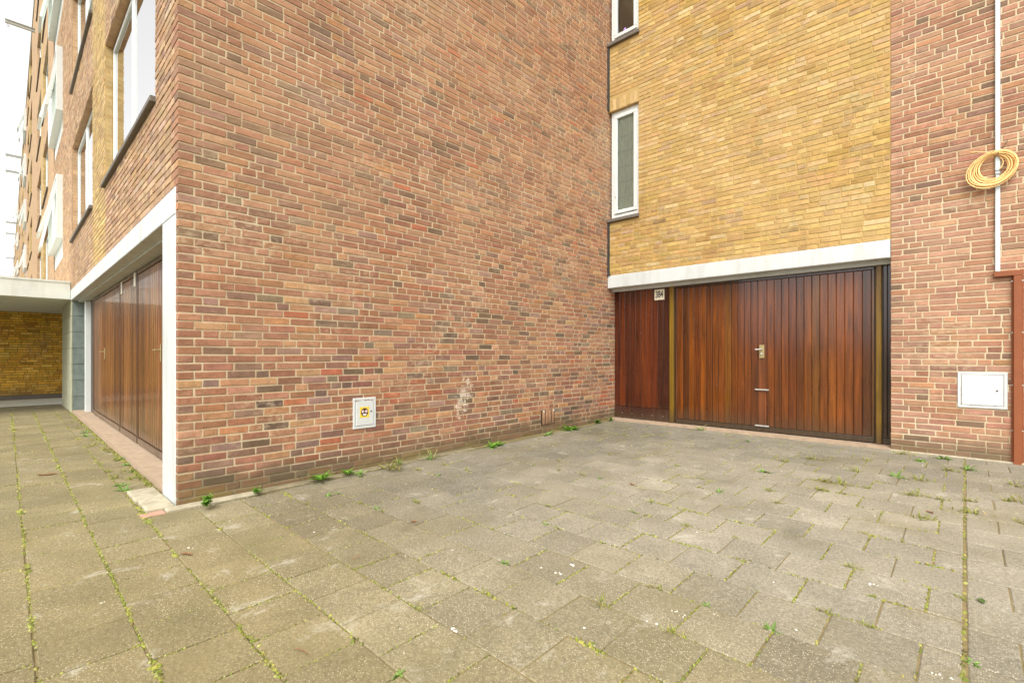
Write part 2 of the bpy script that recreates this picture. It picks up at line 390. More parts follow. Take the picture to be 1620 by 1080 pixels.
# ------------------------------------------------------------------ ground
def sheet(name, x0, x1, y0, y1, z, mat, parent=None, follow=False, dz=0.0):
    mb = MB(); ys = [y0, y1]
    if follow: ys = [y0, min(max(.887, y0), y1), y1]
    for a, b in zip(ys[:-1], ys[1:]):
        if b - a < 1e-4: continue
        za, zb = (gz(a) + dz, gz(b) + dz) if follow else (z, z)
        mb.add([(x0,a,za),(x1,a,za),(x1,b,zb),(x0,b,zb)], [(0,1,2,3)])
    return mb.build(name, mat, parent)
tag(sheet('ground', -300, 300, -300, 300, -.16, M_GROUND), 'bare ground around the buildings', None, None, 'structure')
pav = sheet('pavement', -13.9, 3.4, -3.2, 7.10, 0, M_BED, None, True, -.0052)
tag(pav, 'concrete slab paving of the forecourt with mossy joints', None, None, 'structure')
tag(sheet('road', -120, 60, -11, -3.35, -.12, M_ASPH), 'asphalt street in front of the building', None, None, 'structure')
mb = MB(); mb.box(-120, 60, -3.35, -3.2, -.15, 0.0)
tag(mb.build('kerb', M_KERB), 'concrete kerb along the street', None, None, 'structure')
tag(sheet('lawn', -120, 60, -90, -11, -.10, M_GRASS), 'grass verge across the street', None, None, 'structure')
mb = MB(); mb.box(-120, -13.9, -3.2, .95, -.15, -.002); mb.box(3.4, 60, -3.2, 7, -.15, -.002)
tag(mb.build('footpath', M_KERB), 'plain concrete footpath continuing along the block', None, None, 'structure')

slabs = []
def slab(x0, x1, y0, y1, base, lift=0.0):
    if x1 - x0 < .035 or y1 - y0 < .035: return
    g = .0032; e = .0045; x0 += g; x1 -= g; y0 += g; y1 -= g
    dz = max(-.0025, min(.0025, random.gauss(0, .0014))) + lift; tx = max(-.011, min(.011, random.gauss(0, .005))); ty = max(-.011, min(.011, random.gauss(0, .005))); xm = (x0+x1)/2; ym = (y0+y1)/2
    z = lambda x, y: gz(y) + dz + tx*(x-xm) + ty*(y-ym)
    q = [(x0,y0),(x1,y0),(x1,y1),(x0,y1)]; jj = [(random.uniform(-.0018,.0018), random.uniform(-.0018,.0018)) for _ in q]
    q = [(a+c, b+d) for (a, b), (c, d) in zip(q, jj)]
    ins = ((e,e),(-e,e),(-e,-e),(e,-e))
    P = [(a,b,z(a,b)-.05) for a,b in q] + [(a,b,z(a,b)-e*.8) for a,b in q] + [(a+i[0],b+i[1],z(a,b)) for (a,b),i in zip(q,ins)]
    F = [(8,9,10,11)]
    for i in range(4):
        k = (i+1) % 4; F += [(i,k,k+4,i+4),(i+4,k+4,k+8,i+8)]
    m = random.gauss(1, .03); c = lin(*[min(255, v*m) for v in base])
    ps = [proj(a, b, 0) for a, b in q]; area = 0
    if all(ps):
        xs = [min(max(p[0], -200), 1820) for p in ps]; ys = [min(max(p[1], 0), 1180) for p in ps]
        inside = sum(0 <= p[0] <= 1620 and p[1] <= 1080 for p in ps)
        if inside: area = abs(sum(xs[i]*ys[(i+1)%4] - xs[(i+1)%4]*ys[i] for i in range(4)))/2
    slabs.append((area, P, F, c))
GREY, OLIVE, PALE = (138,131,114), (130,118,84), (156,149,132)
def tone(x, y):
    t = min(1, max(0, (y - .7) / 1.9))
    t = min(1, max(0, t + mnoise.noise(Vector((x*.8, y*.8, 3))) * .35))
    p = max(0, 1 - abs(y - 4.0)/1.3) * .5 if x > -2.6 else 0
    dk = 1 - .13*max(0, 1 - abs(x + 3.6)/1.1)*(1 if y > 1.2 else 0) - .08*max(0, 1 - abs(y - 6.0)/.9)  # dirt, plus shade by the end wall and garage put into slab colour
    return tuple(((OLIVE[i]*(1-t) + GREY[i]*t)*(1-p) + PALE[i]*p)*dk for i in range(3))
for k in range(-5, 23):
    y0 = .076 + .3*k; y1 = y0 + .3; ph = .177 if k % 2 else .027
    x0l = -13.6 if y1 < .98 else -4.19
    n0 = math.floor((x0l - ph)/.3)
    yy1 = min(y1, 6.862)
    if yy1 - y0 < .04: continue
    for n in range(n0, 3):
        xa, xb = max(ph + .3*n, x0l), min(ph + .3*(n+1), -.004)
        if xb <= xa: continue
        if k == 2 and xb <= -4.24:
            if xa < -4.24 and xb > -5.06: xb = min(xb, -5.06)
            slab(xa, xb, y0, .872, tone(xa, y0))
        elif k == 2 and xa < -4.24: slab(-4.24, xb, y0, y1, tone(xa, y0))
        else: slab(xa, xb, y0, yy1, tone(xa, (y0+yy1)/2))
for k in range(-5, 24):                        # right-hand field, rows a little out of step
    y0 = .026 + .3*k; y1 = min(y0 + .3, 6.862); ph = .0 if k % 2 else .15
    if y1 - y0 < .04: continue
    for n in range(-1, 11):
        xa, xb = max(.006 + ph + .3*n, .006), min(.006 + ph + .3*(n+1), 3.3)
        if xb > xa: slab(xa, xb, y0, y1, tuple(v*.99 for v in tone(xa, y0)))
slabs.sort(key=lambda s: -s[0]); rest = MB()
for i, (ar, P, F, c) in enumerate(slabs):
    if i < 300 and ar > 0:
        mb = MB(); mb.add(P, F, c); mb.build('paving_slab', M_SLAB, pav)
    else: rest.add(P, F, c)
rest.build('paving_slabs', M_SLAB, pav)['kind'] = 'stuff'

# kerb stones by the corner and edging along the end wall
kerbs = [(-5.05,-4.65,.69,.872,.022,'pale concrete kerb slab left of the white post foot'), (-4.645,-4.31,.70,.872,.026,'pale concrete kerb slab right at the white post foot')]
for x0, x1, y0, y1, h, lab in kerbs:
    mb = MB(); mb.lbox(frame((0,0,0), (1,0,0), (0,0,1), (0,1,0)), x0, x1, y0, y1, -.05, h, bev=.008)
    tag(mb.build('kerb_slab', M_KERB), lab, 'kerb', 'pale kerb slabs at the building corner')
y = .80; e_i = 0; words = ['nearest the building corner', 'second from the building corner', 'third from the building corner', 'fourth from the building corner']
while y < 3.5:
    y2 = y + (.62 if e_i == 0 else .8)
    mb = MB(); L0 = frame((0,0,0), (1,0,0), (0,0,1), (0,1,0))
    mb.lbox(L0, -4.297, -4.198, y+.004, y2-.004, -.05, .022 + (.0, .006, .013, .022)[e_i], bev=.008)
    tag(mb.build('edging_stone', M_KERB if e_i == 0 else M_EDGE), 'concrete edging stone along the red end wall, ' + words[e_i], 'edging stone', 'edging stones along the end wall')
    y = y2; e_i += 1
mb = MB(); mb.box(-4.305, -4.20, .655, .795, -.05, .004, (1,1,1,1))
tag(mb.build('clay_paver', plain('clay_paver_red', lin(176, 136, 114), .9, .15, 20, .5)), 'small reddish clay paver wedged at the building corner', 'paver')

# ------------------------------------------------------------------ apartment building (end wall + street facade)
bld = empty('apartment_building', (XA, YC, 0)); bld.location = (0, 0, 0)
tag(bld, 'long five-storey red brick apartment block with blank end wall and white garage frame', 'building')
mb = MB(); mb.box(-13.5, XA-.0055, 1.27, 13.2, -.3, TOP-.02); mb.box(XA-.25, XA-.0055, YC+.0055, 1.27, -.3, TOP-.02)
endwall = mb.build('end_wall', M_MOR, bld)
LA = frame((XA, 0, 0), (0, 1, 0), (1, 0, 0))           # a = Y
LC = frame((0, YC, 0), (-1, 0, 0), (0, -1, 0))         # a = -X
wA, wC = Wall(LA, RED_PAL), Wall(LC, FAC_PAL)
wCy = Wall(LC, [((184,156,108),4),((178,149,99),4),((190,164,118),3),((170,140,94),2)])
zA = lambda Y: 1.15 + 575/757*(SN*4.3 + CS*Y) + .25     # a little above what the frame shows
i = -1
while i*CO < 7.6:
    b0 = i*CO; b1 = b0 + CO - JT; z = b0
    even = i % 2 == 0
    below = b1 < 2.44
    # corner brick shared with the street side
    st = .155 if even else .1
    if random.random() < .2: st = .2095 if even else .1
    if zA(1.1) > z:
        wA.brick(YC, YC + st, b0, b1, .05 if below else (.1 if even else .2))
    for a0, a1 in lay_course(YC + st + JT, 7.10, random.choice((.2095, .2095, .1)) if even else .2095):
        if zA(a1) > z: wA.brick(a0, a1, b0, b1)
    i += 1
# openings of the street facade: (x0, x1, kind)
cols = []
x = -4.30
mod = [('red', .80), ('win', 3.05), ('yel', 1.32), ('win', 3.18), ('red', 2.25), ('bay', 3.0), ('red', 2.2)]
first = True
while x > -112:
    for kd, wdt in mod:
        if kd == 'bay' and (len([c for c in cols if c[2] == 'yel']) % 2 == 0): kd, wdt = 'red', 1.0
        wdt = wdt if not (kd == 'red' and wdt == .8 and not first) else .25
        cols.append((x, x - wdt, kd)); x -= wdt
    first = False
XEND = x
FL = [(3.38 + 2.9*k, 5.18 + 2.9*k) for k in range(5)]
fac = MB(); ypanels = []
NEAR = -15.3
for (x1, x0, kd) in cols:
    near = x1 > NEAR
    yf = YC + (.009 if near else .0)
    tgt = MB() if kd == 'yel' else fac
    lo = 2.432 if x1 > -17.5 else 0.0
    if kd in ('red', 'yel'):
        xr = x1 if x1 < -4.31 else XA - .25
        tgt.box(x0, xr, yf, 1.27, lo, TOP)
        if kd == 'yel': ypanels.append(tgt.build('yellow_brick_panel', M_FARY, bld))
    else:
        zs = [lo] + [v for s, t in FL for v in (s - .0, t)] + [TOP]
        for q in range(0, len(zs), 2): tgt.box(x0, x1, yf, 1.27, zs[q], zs[q+1])
facade = fac.build('street_facade', M_FAR, bld)
fyel = ypanels[0]
# mortar faces behind the modelled bricks sit in the same boxes; cover near part with mortar skin pieces
skin = MB(); skiny = MB()
for (x1, x0, kd) in cols:
    if x1 <= NEAR: continue
    tgt = skiny if kd == 'yel' else skin
    xr = min(x1, XA - .012)
    if kd in ('red', 'yel'): segs = [(2.434, 9.0)]
    else: segs = [(2.434, 3.378), (5.182, 6.278), (8.082, 9.0)]
    for a, b in segs: tgt.box(x0 + .002, xr - .002, YC + .0052, YC + .0085, a, b)
skin.build('mortar_bed', M_MORC, facade); skiny.build('mortar_bed', M_MORY, fyel)
zC = lambda d: 9.0
i = 38
while i*CO < 8.9:
    b0 = i*CO; b1 = b0 + CO - JT; even = i % 2 == 0
    for (x1, x0, kd) in cols:
        if x1 <= NEAR: continue
        if kd in ('win', 'bay') and any(b1 > s - .03 and b0 < t + .01 for s, t in FL): continue
        a_s = -x1; a_e = -x0
        if a_s < 4.31: a_s = 4.30 + (.1 if even else .2) + JT
        d = -SN*(-a_e) + CS*YC
        zmax = 1.15 + 580/757*d + .4
        if b0 > zmax: continue
        w = wCy if kd == 'yel' else wC
        cs = lay_course(a_s + (.004 if kd != 'red' or a_s > 5 else 0), a_e - .004, .1 if even else .2095)
        for n, (a0, a1) in enumerate(cs):
            edge = (n == len(cs)-1 or n == 0) and kd in ('red', 'yel')
            w.brick(a0, a1, b0, b1, .10 if edge else .0078)
    i += 1
emit([(wA, endwall, M_RED), (wC, facade, M_REDC), (wCy, fyel, M_YEL)], None)

# roof edge
mb = MB(); mb.box(XEND, XA + .02, YC - .03, 13.2, TOP, TOP + .08)
mb.build('roof_edge', M_STEEL, bld)

# white concrete frame round the street garages
mb = MB()
mb.lbox(LC, 4.36, 12.86, 2.222, 2.431, -.24, .006, bev=.006)
mb.lbox(LC, 4.36, 4.785, -.02, 2.221, -.24, .005, bev=.006)
mb.lbox(LC, 4.79, 12.86, 2.195, 2.2215, -.24, -.10)
mb.build('concrete_frame', M_WHITE, bld)
mb = MB(); mb.box(-12.86, -4.36, YC + .012, 1.26, -.05, .048)
mb.build('threshold', M_THRESH, bld)
mb = MB(); mb.box(-12.86, -4.36, 1.16, 1.25, .048, 2.20); mb.build('door_backing', M_DARKW, bld)

def planks(door, L, a0, a1, b0, b1, wd, pal, mat, c1=0.0, gap=.003, bev=.005, start=0.0):
    n = max(1, round((a1 - a0)/wd)); w = (a1 - a0)/n
    for k in range(n):
        mb = MB(); c = pick(pal, 1.0, .07)
        mb.lbox(L, a0 + k*w + gap/2, a0 + (k+1)*w - gap/2, b0, b1, c1 - .014, c1 + random.uniform(-.0012, .0012), c, bev)
        mb.build('plank', mat, door)
PAL_C = [((130,83,44),4),((118,73,38),3),((140,92,50),3),((102,62,34),1.5)]
PAL_B = [((112,57,9),4),((106,53,9),4),((120,63,10),3),((98,48,9),2.4),((84,43,11),1.0),((142,70,8),.6),((104,60,14),1.2)]
PAL_S = [((84,36,16),4),((72,30,15),3),((98,44,17),2),((62,28,17),2)]
LDC = frame((0, 1.11, 0), (-1, 0, 0), (0, -1, 0))
def c_door(a0, a1, lever):
    mb = MB(); mb.lbox(LDC, a0, a1, .06, 2.185, -.05, -.014)
    d = mb.build('garage_door', M_DARKW, bld)
    planks(d, LDC, a0 + .035, a1 - .035, .145, 2.13, .112, PAL_C, M_WOODC, -.002, .022, .006)
    mb = MB(); c = lin(96, 62, 40)
    for q in ((a0+.004, a1-.004, .062, .14), (a0+.004, a1-.004, 2.135, 2.183), (a0+.004, a0+.032, .1405, 2.1345), (a1-.032, a1-.004, .1405, 2.1345)):
        mb.lbox(LDC, *q, -.0135, .004, c, .004)
    mb.build('door_frame', M_WOODC, d)
    if lever:
        m = (a0 + a1)/2; mb = MB()
        mb.lbox(LDC, m - .018, m + .018, 1.08, 1.26, 0, .008, bev=.003)
        mb.tube([LDC(m, 1.20, .005), LDC(m, 1.20, .05), LDC(m + .10, 1.20, .052)], .008, 8)
        mb.build('handle', M_BRASS, d)
    return d
c_door(4.79, 7.37, True); c_door(7.42, 8.655, False); c_door(8.705, 11.67, True)
mb = MB(); mb.lbox(LDC, 11.69, 12.30, .055, 2.185, -.05, -.02); mb.build('side_door', M_DARKW, bld)
mb = MB(); mb.lbox(LDC, 12.31, 12.44, .05, 2.19, -.05, .06, bev=.004); mb.build('door_jamb', M_FRAMEW, bld)

# windows of the street facade
LW = frame((0, YC + .085, 0), (-1, 0, 0), (0, -1, 0))
def bars(mb, L, a0, a1, b0, b1, t, c0, c1, bev=.004):
    mb.lbox(L, a0, a1, b0, b0 + t, c0, c1, bev=bev); mb.lbox(L, a0, a1, b1 - t, b1, c0, c1, bev=bev)
    mb.lbox(L, a0, a0 + t, b0 + t, b1 - t, c0, c1, bev=bev); mb.lbox(L, a1 - t, a1, b0 + t, b1 - t, c0, c1, bev=bev)
def street_window(w, h=1.8):
    """window with its lower right corner at the local origin, seen from the street"""
    L = frame((0, YC + .085, 0), (-1, 0, 0), (0, -1, 0)); s = w*.52
    mb = MB(); bars(mb, L, .012, w-.012, .0, h-.012, .048, -.06, 0)
    mb.lbox(L, s-.022, s+.022, .048, h-.06, -.06, .002, bev=.004)
    bars(mb, L, s+.024, w-.062, .05, h-.062, .038, -.05, .008)
    fr = mb.build('window', M_FRAMEW, bld)
    for a0, a1 in ((.060, s-.022), (s+.062, w-.100)):
        mb = MB(); P = [L(a, b, -.012) for a, b in ((a0,.05),(a1,.05),(a1,h-.06),(a0,h-.06))]; mb.add(P, [(0,1,2,3)]); mb.build('pane', M_GLASS, fr)
    mb = MB(); n = 60; P = []
    for k in range(n+1):
        a = .08 + (w-.16)*k/n; c = -.16 + .012*math.sin(k*1.7); P += [L(a, .05, c), L(a, h-.05, c)]
    mb.add(P, [(2*k, 2*k+2, 2*k+3, 2*k+1) for k in range(n)]); mb.smooth = True; mb.build('curtain', M_CURT, fr)
    L2 = frame((0, YC, 0), (-1, 0, 0), (0, -1, 0)); mb = MB(); mb.lbox(L2, -.03, w+.04, -.05, -.003, -.085, .042, bev=.006); mb.build('sill', M_SILL, fr)
    return fr
def bay_window(w, h, tilt):
    L = frame((0, YC, 0), (-1, 0, 0), (0, -1, 0)); mb = MB(); p = .11
    z0, z1 = .42, h + .06
    mb.lbox(L, 0, .05, z0, z1, -.1, p, bev=.004); mb.lbox(L, w-.05, w, z0, z1, -.1, p, bev=.004)
    mb.lbox(L, .05, w-.05, z0, z0+.05, -.1, p, bev=.004); mb.lbox(L, .05, w-.05, z1-.05, z1, -.1, p, bev=.004)
    for m in (w/3, 2*w/3): mb.lbox(L, m-.025, m+.025, z0+.05, z1-.05, -.05, p-.03, bev=.003)
    mb.lbox(L, .05, w-.05, .0, z0-.002, -.12, -.02)
    fr = mb.build('bay_window', M_FRAMEW, bld)
    edges = [.05, w/3, 2*w/3, w-.05]
    for k in range(3):
        a0, a1 = edges[k]+.026, edges[k+1]-.026; ang = tilt[k]
        hh = z1 - z0 - .11; zt = z1 - .055
        Ls = frame(L(0, zt, p-.05), (-1, 0, 0), (0, -math.cos(ang), -math.sin(ang)*0 + math.sin(ang)), (0, math.sin(ang), math.cos(ang)))
        mb = MB(); bars(mb, Ls, a0, a1, -hh, 0, .05, -.03, .02, .003); mb.build('sash', M_FRAMEW, fr)
        mb = MB(); mb.add([Ls(a, b, 0) for a, b in ((a0+.05,-hh+.05),(a1-.05,-hh+.05),(a1-.05,-.05),(a0+.05,-.05))], [(0,1,2,3)]); mb.build('pane', M_GLASS, fr)
    mb = MB(); mb.add([L(a, b, -.16) for a, b in ((.02,.02),(w-.02,.02),(w-.02,h-.02),(.02,h-.02))], [(0,1,2,3)]); mb.build('curtain', M_CURT, fr)
    return fr
proto = {}
for (x1, x0, kd) in cols:
    if kd not in ('win', 'bay'): continue
    for fi, (s, t) in enumerate(FL):
        w = round(x1 - x0, 3); key = (kd, w)
        if kd == 'bay': tl = fi % 2; key = (kd, w, tl)
        if key not in proto:
            o = street_window(w) if kd == 'win' else bay_window(w, t - s, (R(14), 0, R(10)) if tl == 0 else (R(9), R(12), 0))
            proto[key] = o
        else: o = copy_tree(proto[key], bld)
        o.location = (x1, 0, s)
# dim rooms behind the glass keep the sky from shining through
mb = MB(); mb.box(XEND, -4.6, 1.275, 1.29, 2.6, TOP-.1); mb.build('room_wall', M_ROOM, bld)

# hoisting beams at the roof line
beam_x = [(-30.2, 'nearest grey hoisting beam at the roof line of the long facade'), (-50.4, 'second nearest grey hoisting beam high on the long facade'), (-54.8, 'third nearest grey hoisting beam high on the long facade'),
          (-76.0, 'fourth nearest grey hoisting beam high on the long facade'), (-83.0, 'fifth nearest small grey hoisting beam far along the facade'), (-104.0, 'farthest tiny grey hoisting beam at the end of the long facade')]
for bx, lab in beam_x:
    zc = 15.62; rt = empty('hoisting_beam', (bx, YC, zc)); tag(rt, lab, 'beam', 'hoisting beams along the roof')
    mb = MB(); mb.box(-.05, .05, -.92, .05, .06, .075); mb.box(-.05, .05, -.92, .05, -.075, -.06); mb.box(-.008, .008, -.92, .05, -.0598, .0598)
    mb.build('girder', M_STEEL, rt)
    mb = MB(); mb.tube([(0, -.84, -.07), (0, -.84, -.14)] + [(0, -.84 + .05*math.sin(a), -.19 + .05*math.cos(a)) for a in [k*.5 for k in range(0, 9)]], .014, 6); mb.build('hook', M_STEEL, rt)

# ------------------------------------------------------------------ entrance porch at the far left: canopy, pier, yellow wall
porch = empty('entrance_porch'); tag(porch, 'white flat porch canopy on a grey stone pier with yellow brick wall under it', 'porch')
mb = MB(); mb.box(-18.2, -12.862, -4.2, YC - .012, 2.245, 2.565); mb.box(-18.2, -12.87, YC - .012, 1.3, 2.245, 2.43)
can = mb.build('canopy', M_CANOPY, porch)
mb = MB(); mb.box(-18.2, -12.85, -4.25, YC - .013, 2.565, 2.60); mb.build('canopy_edge', M_CANOPY, can)
mb = MB(); mb.box(-15.1, -12.885, YC + .02, 1.30, -.1, 2.244); pier = mb.build('pier', M_MORD, porch)
LP = frame((-12.885, 0, 0), (0, 1, 0), (1, 0, 0)); LPc = frame((0, YC + .02, 0), (-1, 0, 0), (0, -1, 0))
for r in range(7):
    z0 = .0 + r*.321; z1 = min(z0 + .315, 2.24)
    m = lin(*[v*random.uniform(.88, 1.1) for v in (150, 158, 150)])
    mb = MB(); mb.lbox(LP, YC + .026, 1.135, z0, z1, 0, .02 + random.uniform(-.002, .002), m, .004); mb.build('stone_tile', M_STONE, pier)
    e = [12.868, 13.55, 14.35, 15.1]
    for a0, a1 in zip(e[:-1], e[1:]):
        mb = MB(); mb.lbox(LPc, a0, a1 - .006, z0, z1, 0, .02 + random.uniform(-.002, .002), m, .004); mb.build('stone_tile', M_STONE2, pier)
mb = MB(); mb.box(-17.9, -17.5055, -4.2, 1.3, -.1, 2.244); pw = mb.build('porch_wall', M_MORD, porch)
wP = Wall(frame((-17.5, 0, 0), (0, 1, 0), (1, 0, 0)), POR_PAL)
for i in range(2, 35):
    b0 = i*CO; b1 = b0 + CO - JT
    if b1 > 2.243: break
    for a0, a1 in lay_course(-2.4 - random.uniform(0, .2), 1.29, .2095): wP.brick(a0, a1, b0, b1)
emit([(wP, pw, M_YELD)], None)
mb = MB(); mb.box(-17.495, -17.48, -4.2, 1.3, -.05, .11); mb.build('plinth', M_SILL, porch)
mb = MB(); mb.box(-17.48, -15.4, -3.2, 1.3, -.1, .006); mb.build('porch_step', M_CANOPY, porch)
mb = MB(); mb.box(-15.4, -13.6, -3.2, .875, -.1, .0, lin(126,116,88)); mb.build('porch_floor', M_SLAB, porch)

# ------------------------------------------------------------------ garage wing (yellow brick)
wing = empty('garage_wing'); tag(wing, 'yellow brick wing with white lintel above a varnished wooden garage door', 'building')
LB = frame((0, YB, 0), (1, 0, 0), (0, -1, 0))          # a = X
SILL, HEAD = 3.385, 5.16
WX = -3.745
mb = MB()
for (x0, x1, z0, z1) in ((WX, XR, 2.456, TOP), (XA-.2, WX, 2.456, SILL-.06), (XA-.2, WX, HEAD, SILL+2.9-.06), (XA-.2, WX, HEAD+2.9, TOP)):
    mb.box(x0, x1, YB + .0055, YB + .32, z0, z1)
mb.box(XA-.2, XR, YB+.5, YB+.6, 0, TOP)
yw = mb.build('yellow_wall', M_MORY, wing)
wY = Wall(LB, YEL_PAL)
SOL = .193
i = 39
c0z = 2.458
n = 0
while c0z + n*CO < 7.9:
    b0 = c0z + n*CO; b1 = b0 + CO - JT; n += 1
    blocked = any((b1 > s - .055 and b0 < h + SOL) for s, h in ((SILL, HEAD), (SILL+2.9, HEAD+2.9)))
    a_s = (WX + .0 if blocked else XA + .03)
    for a0, a1 in lay_course(a_s, XR - .006, random.choice((.2095, .1, .155, .2095))):
        d = -SN*a0 + CS*YB
        if b0 > 1.15 + 590/757*d + .3: continue
        wY.brick(a0, a1, b0, b1, .1 if (blocked and a0 < WX + .01) else .02)
for h in (HEAD, HEAD+2.9):
    a = XA + .03
    while a < WX - .03:
        wY.brick(a, min(a + .052, WX - .008), h + .004, h + SOL - .008, .08); a += .0625
emit([(wY, yw, M_YEL)], None)
mb = MB(); mb.lbox(LB, XA + .002, XR - .002, 2.245, 2.452, -.22, .022, bev=.008); mb.box(XA+.002, XR-.002, YB+.12, YB+.24, 2.2, 2.2448)
mb.build('lintel', M_WHITE, wing)
mb = MB(); mb.lbox(LB, XA + .004, XA + .030, 2.46, SILL - .07, .002, .03, bev=.004); mb.lbox(LB, XA+.004, XA+.030, HEAD + .02, SILL+2.9-.07, .002, .03, bev=.004)
mb.lbox(LB, XA - .0+.004, XA + .05, 2.452, 2.468, .003, .04); mb.build('corner_seal', M_BLACK, wing)
def wing_window(z, kind):
    L = frame((XA + .03, YB + .06, z), (1, 0, 0), (0, -1, 0)); w = WX - XA - .036; h = HEAD - SILL
    mb = MB(); bars(mb, L, 0, w, 0, h-.004, .075, -.07, 0)
    bars(mb, L, .06, w-.05, .085, h-.07, .055, -.05, .018)
    fr = mb.build('window', M_FRAMEW, wing)
    mb = MB(); mb.add([L(a, b, -.01) for a, b in ((.11,.13),(w-.1,.13),(w-.1,h-.12),(.11,h-.12))], [(0,1,2,3)]); mb.build('pane', M_GLASS, fr)
    mb = MB()
    if kind == 'net':
        P = []; nn = 40
        for k in range(nn+1):
            a = .10 + (w-.2)*k/nn; c = -.045 + .005*math.sin(k*1.35); P += [L(a, .1, c), L(a, h-.1, c)]
        mb.add(P, [(2*k, 2*k+2, 2*k+3, 2*k+1) for k in range(nn)]); mb.smooth = True; mb.build('curtain', M_CURT, fr)
        mb = MB()
        for r in range(1, 6): mb.lbox(L, .11, w-.1, .1 + r*.25, .108 + r*.25, -.036, -.032)
        mb.build('glazing_bar', M_FRAMEW, fr)
        mb = MB(); mb.lbox(L, .082, .104, .36, .48, .018, .034, bev=.004); mb.build('handle', M_FRAMEW, fr)
    else:
        mb.add([L(a, b, -.06) for a, b in ((.08,.1),(w-.08,.1),(w-.08,h-.1),(.08,h-.1))], [(0,1,2,3)]); mb.build('blind', M_BLIND, fr)
    mb = MB(); Ls = frame((0, YB, z), (1, 0, 0), (0, -1, 0)); mb.lbox(Ls, XA + .004, WX + .015, -.055, -.004, -.08, .045, bev=.005); mb.build('sill', M_SILL, fr)
    return fr
wing_window(SILL, 'net'); up = wing_window(SILL + 2.9, 'blind')
mb = MB(); mb.smooth = True
bm_c = Vector((-4.03, YB + .10, SILL + 2.9 + .17))
P = []; nu, nv = 12, 7
for v in range(nv+1):
    for u in range(nu):
        th = math.pi*v/nv; ph2 = 2*math.pi*u/nu; P.append(bm_c + Vector((math.sin(th)*math.cos(ph2), math.sin(th)*math.sin(ph2), math.cos(th)))*.040)
mb.add(P, [(v*nu+u, v*nu+(u+1) % nu, (v+1)*nu+(u+1) % nu, (v+1)*nu+u) for v in range(nv) for u in range(nu)])
tag(mb.build('ball', M_PURP), 'small purple ball behind the upper narrow window pane', 'ball')
mb = MB(); mb.box(XA - .1, XR + .1, YB + .3, YB + .31, 2.6, TOP-.1); mb.build('room_wall', M_ROOM, wing)

# garage door
LD = frame((0, YD, 0), (1, 0, 0), (0, -1, 0))
mb = MB(); mb.box(XA - .05, XR + .1, YD + .02, YD + .06, .0, 2.24); mb.build('door_backing', M_DARKW, wing)
mb = MB(); mb.box(XA + .002, XR - .003, YB - .002, YD + .02, -.1, .098); mb.build('threshold', M_THRESH, wing)
gd = empty('garage_door'); gd.parent = wing
DX0, DX1 = -3.225, -.775; mid = (DX0 + DX1)/2
mb = MB(); mb.lbox(LD, DX0 - .006, DX1 + .006, .118, 2.225, -.019, -.0145); mb.build('door_leaf', M_DARKW, gd)
planks(gd, LD, DX0 + .03, mid - .058, .175, 2.16, .086, PAL_B, M_WOODB)
planks(gd, LD, mid + .058, DX1 - .03, .175, 2.16, .086, PAL_B, M_WOODB)
mb = MB(); mb.lbox(LD, mid - .054, mid + .054, .175, 2.16, -.014, -.004, lin(116, 62, 28), .004); mb.build('centre_stile', M_WOODB, gd)
mb = MB(); c = lin(58, 44, 32)
mb.lbox(LD, DX0, DX1, .112, .172, -.0135, .006, c, .005); mb.lbox(LD, DX0, DX1, 2.163, 2.20, -.0135, .002, lin(60, 34, 18), .004)
mb.lbox(LD, DX0, DX0 + .027, .1725, 2.1625, -.0135, .001, lin(96, 52, 22), .004); mb.lbox(LD, DX1 - .027, DX1, .1725, 2.1625, -.0135, .001, lin(92, 58, 24), .004)
mb.build('door_frame', M_WOODB, gd)
mb = MB(); mb.lbox(LD, mid - .036, mid + .028, 1.105, 1.285, -.003, .010, bev=.003); pl = mb.build('lock_plate', M_BRASS, gd)
mb = MB(); mb.tube([LD(mid - .004, 1.225, .008), LD(mid - .004, 1.225, .05), LD(mid - .075, 1.222, .052)], .011, 8)
mb.tube([LD(mid - .004, 1.165, .009), LD(mid - .004, 1.165, .022)], .014, 10); mb.build('handle', M_ALU, gd)
for zz in (.676, .185):
    mb = MB(); mb.lbox(LD, mid - .088, mid + .088, zz - .009, zz + .009, .012, .026, bev=.004)
    for s_ in (-1, 1): mb.lbox(LD, mid + s_*.07 - .008, mid + s_*.07 + .008, zz - .007, zz + .007, -.004, .0118)
    mb.build('pull_bar', M_ALU, gd)
sd = empty('side_panel'); sd.parent = wing
planks(sd, LD, XA + .004, -3.325, .30, 2.215, .097, PAL_S, M_WOODB, -.004, .002, .003)
mb = MB(); mb.lbox(LD, XA + .004, -3.325, .10, .296, -.018, .002, lin(70, 30, 26), .003); mb.build('kick_board', M_WOODB, sd)
mb = MB()
for k in range(5): mb.tube([LD(-4.15 + k*.18, .185, .001), LD(-4.15 + k*.18, .185, .005)], .006, 6)
mb.build('screw', M_ALU, sd)
for px0, px1 in ((-3.315, -3.25), (-.760, -.705)):
    mb = MB(); mb.lbox(LD, px0, px1, .099, 2.243, -.03, .028, lin(124, 94, 24), .006); mb.build('door_post', M_MUST, wing)
fp = empty('filler_panel'); fp.parent = wing
planks(fp, LD, -.696, XR - .004, .17, 2.215, .045, [((74,46,26),3),((58,38,24),2),((96,52,20),1)], M_WOODB, -.004)
mb = MB(); mb.lbox(LD, -.696, XR - .004, .10, .166, -.018, .0, lin(48, 36, 28), .003); mb.build('kick_board', M_WOODB, fp)

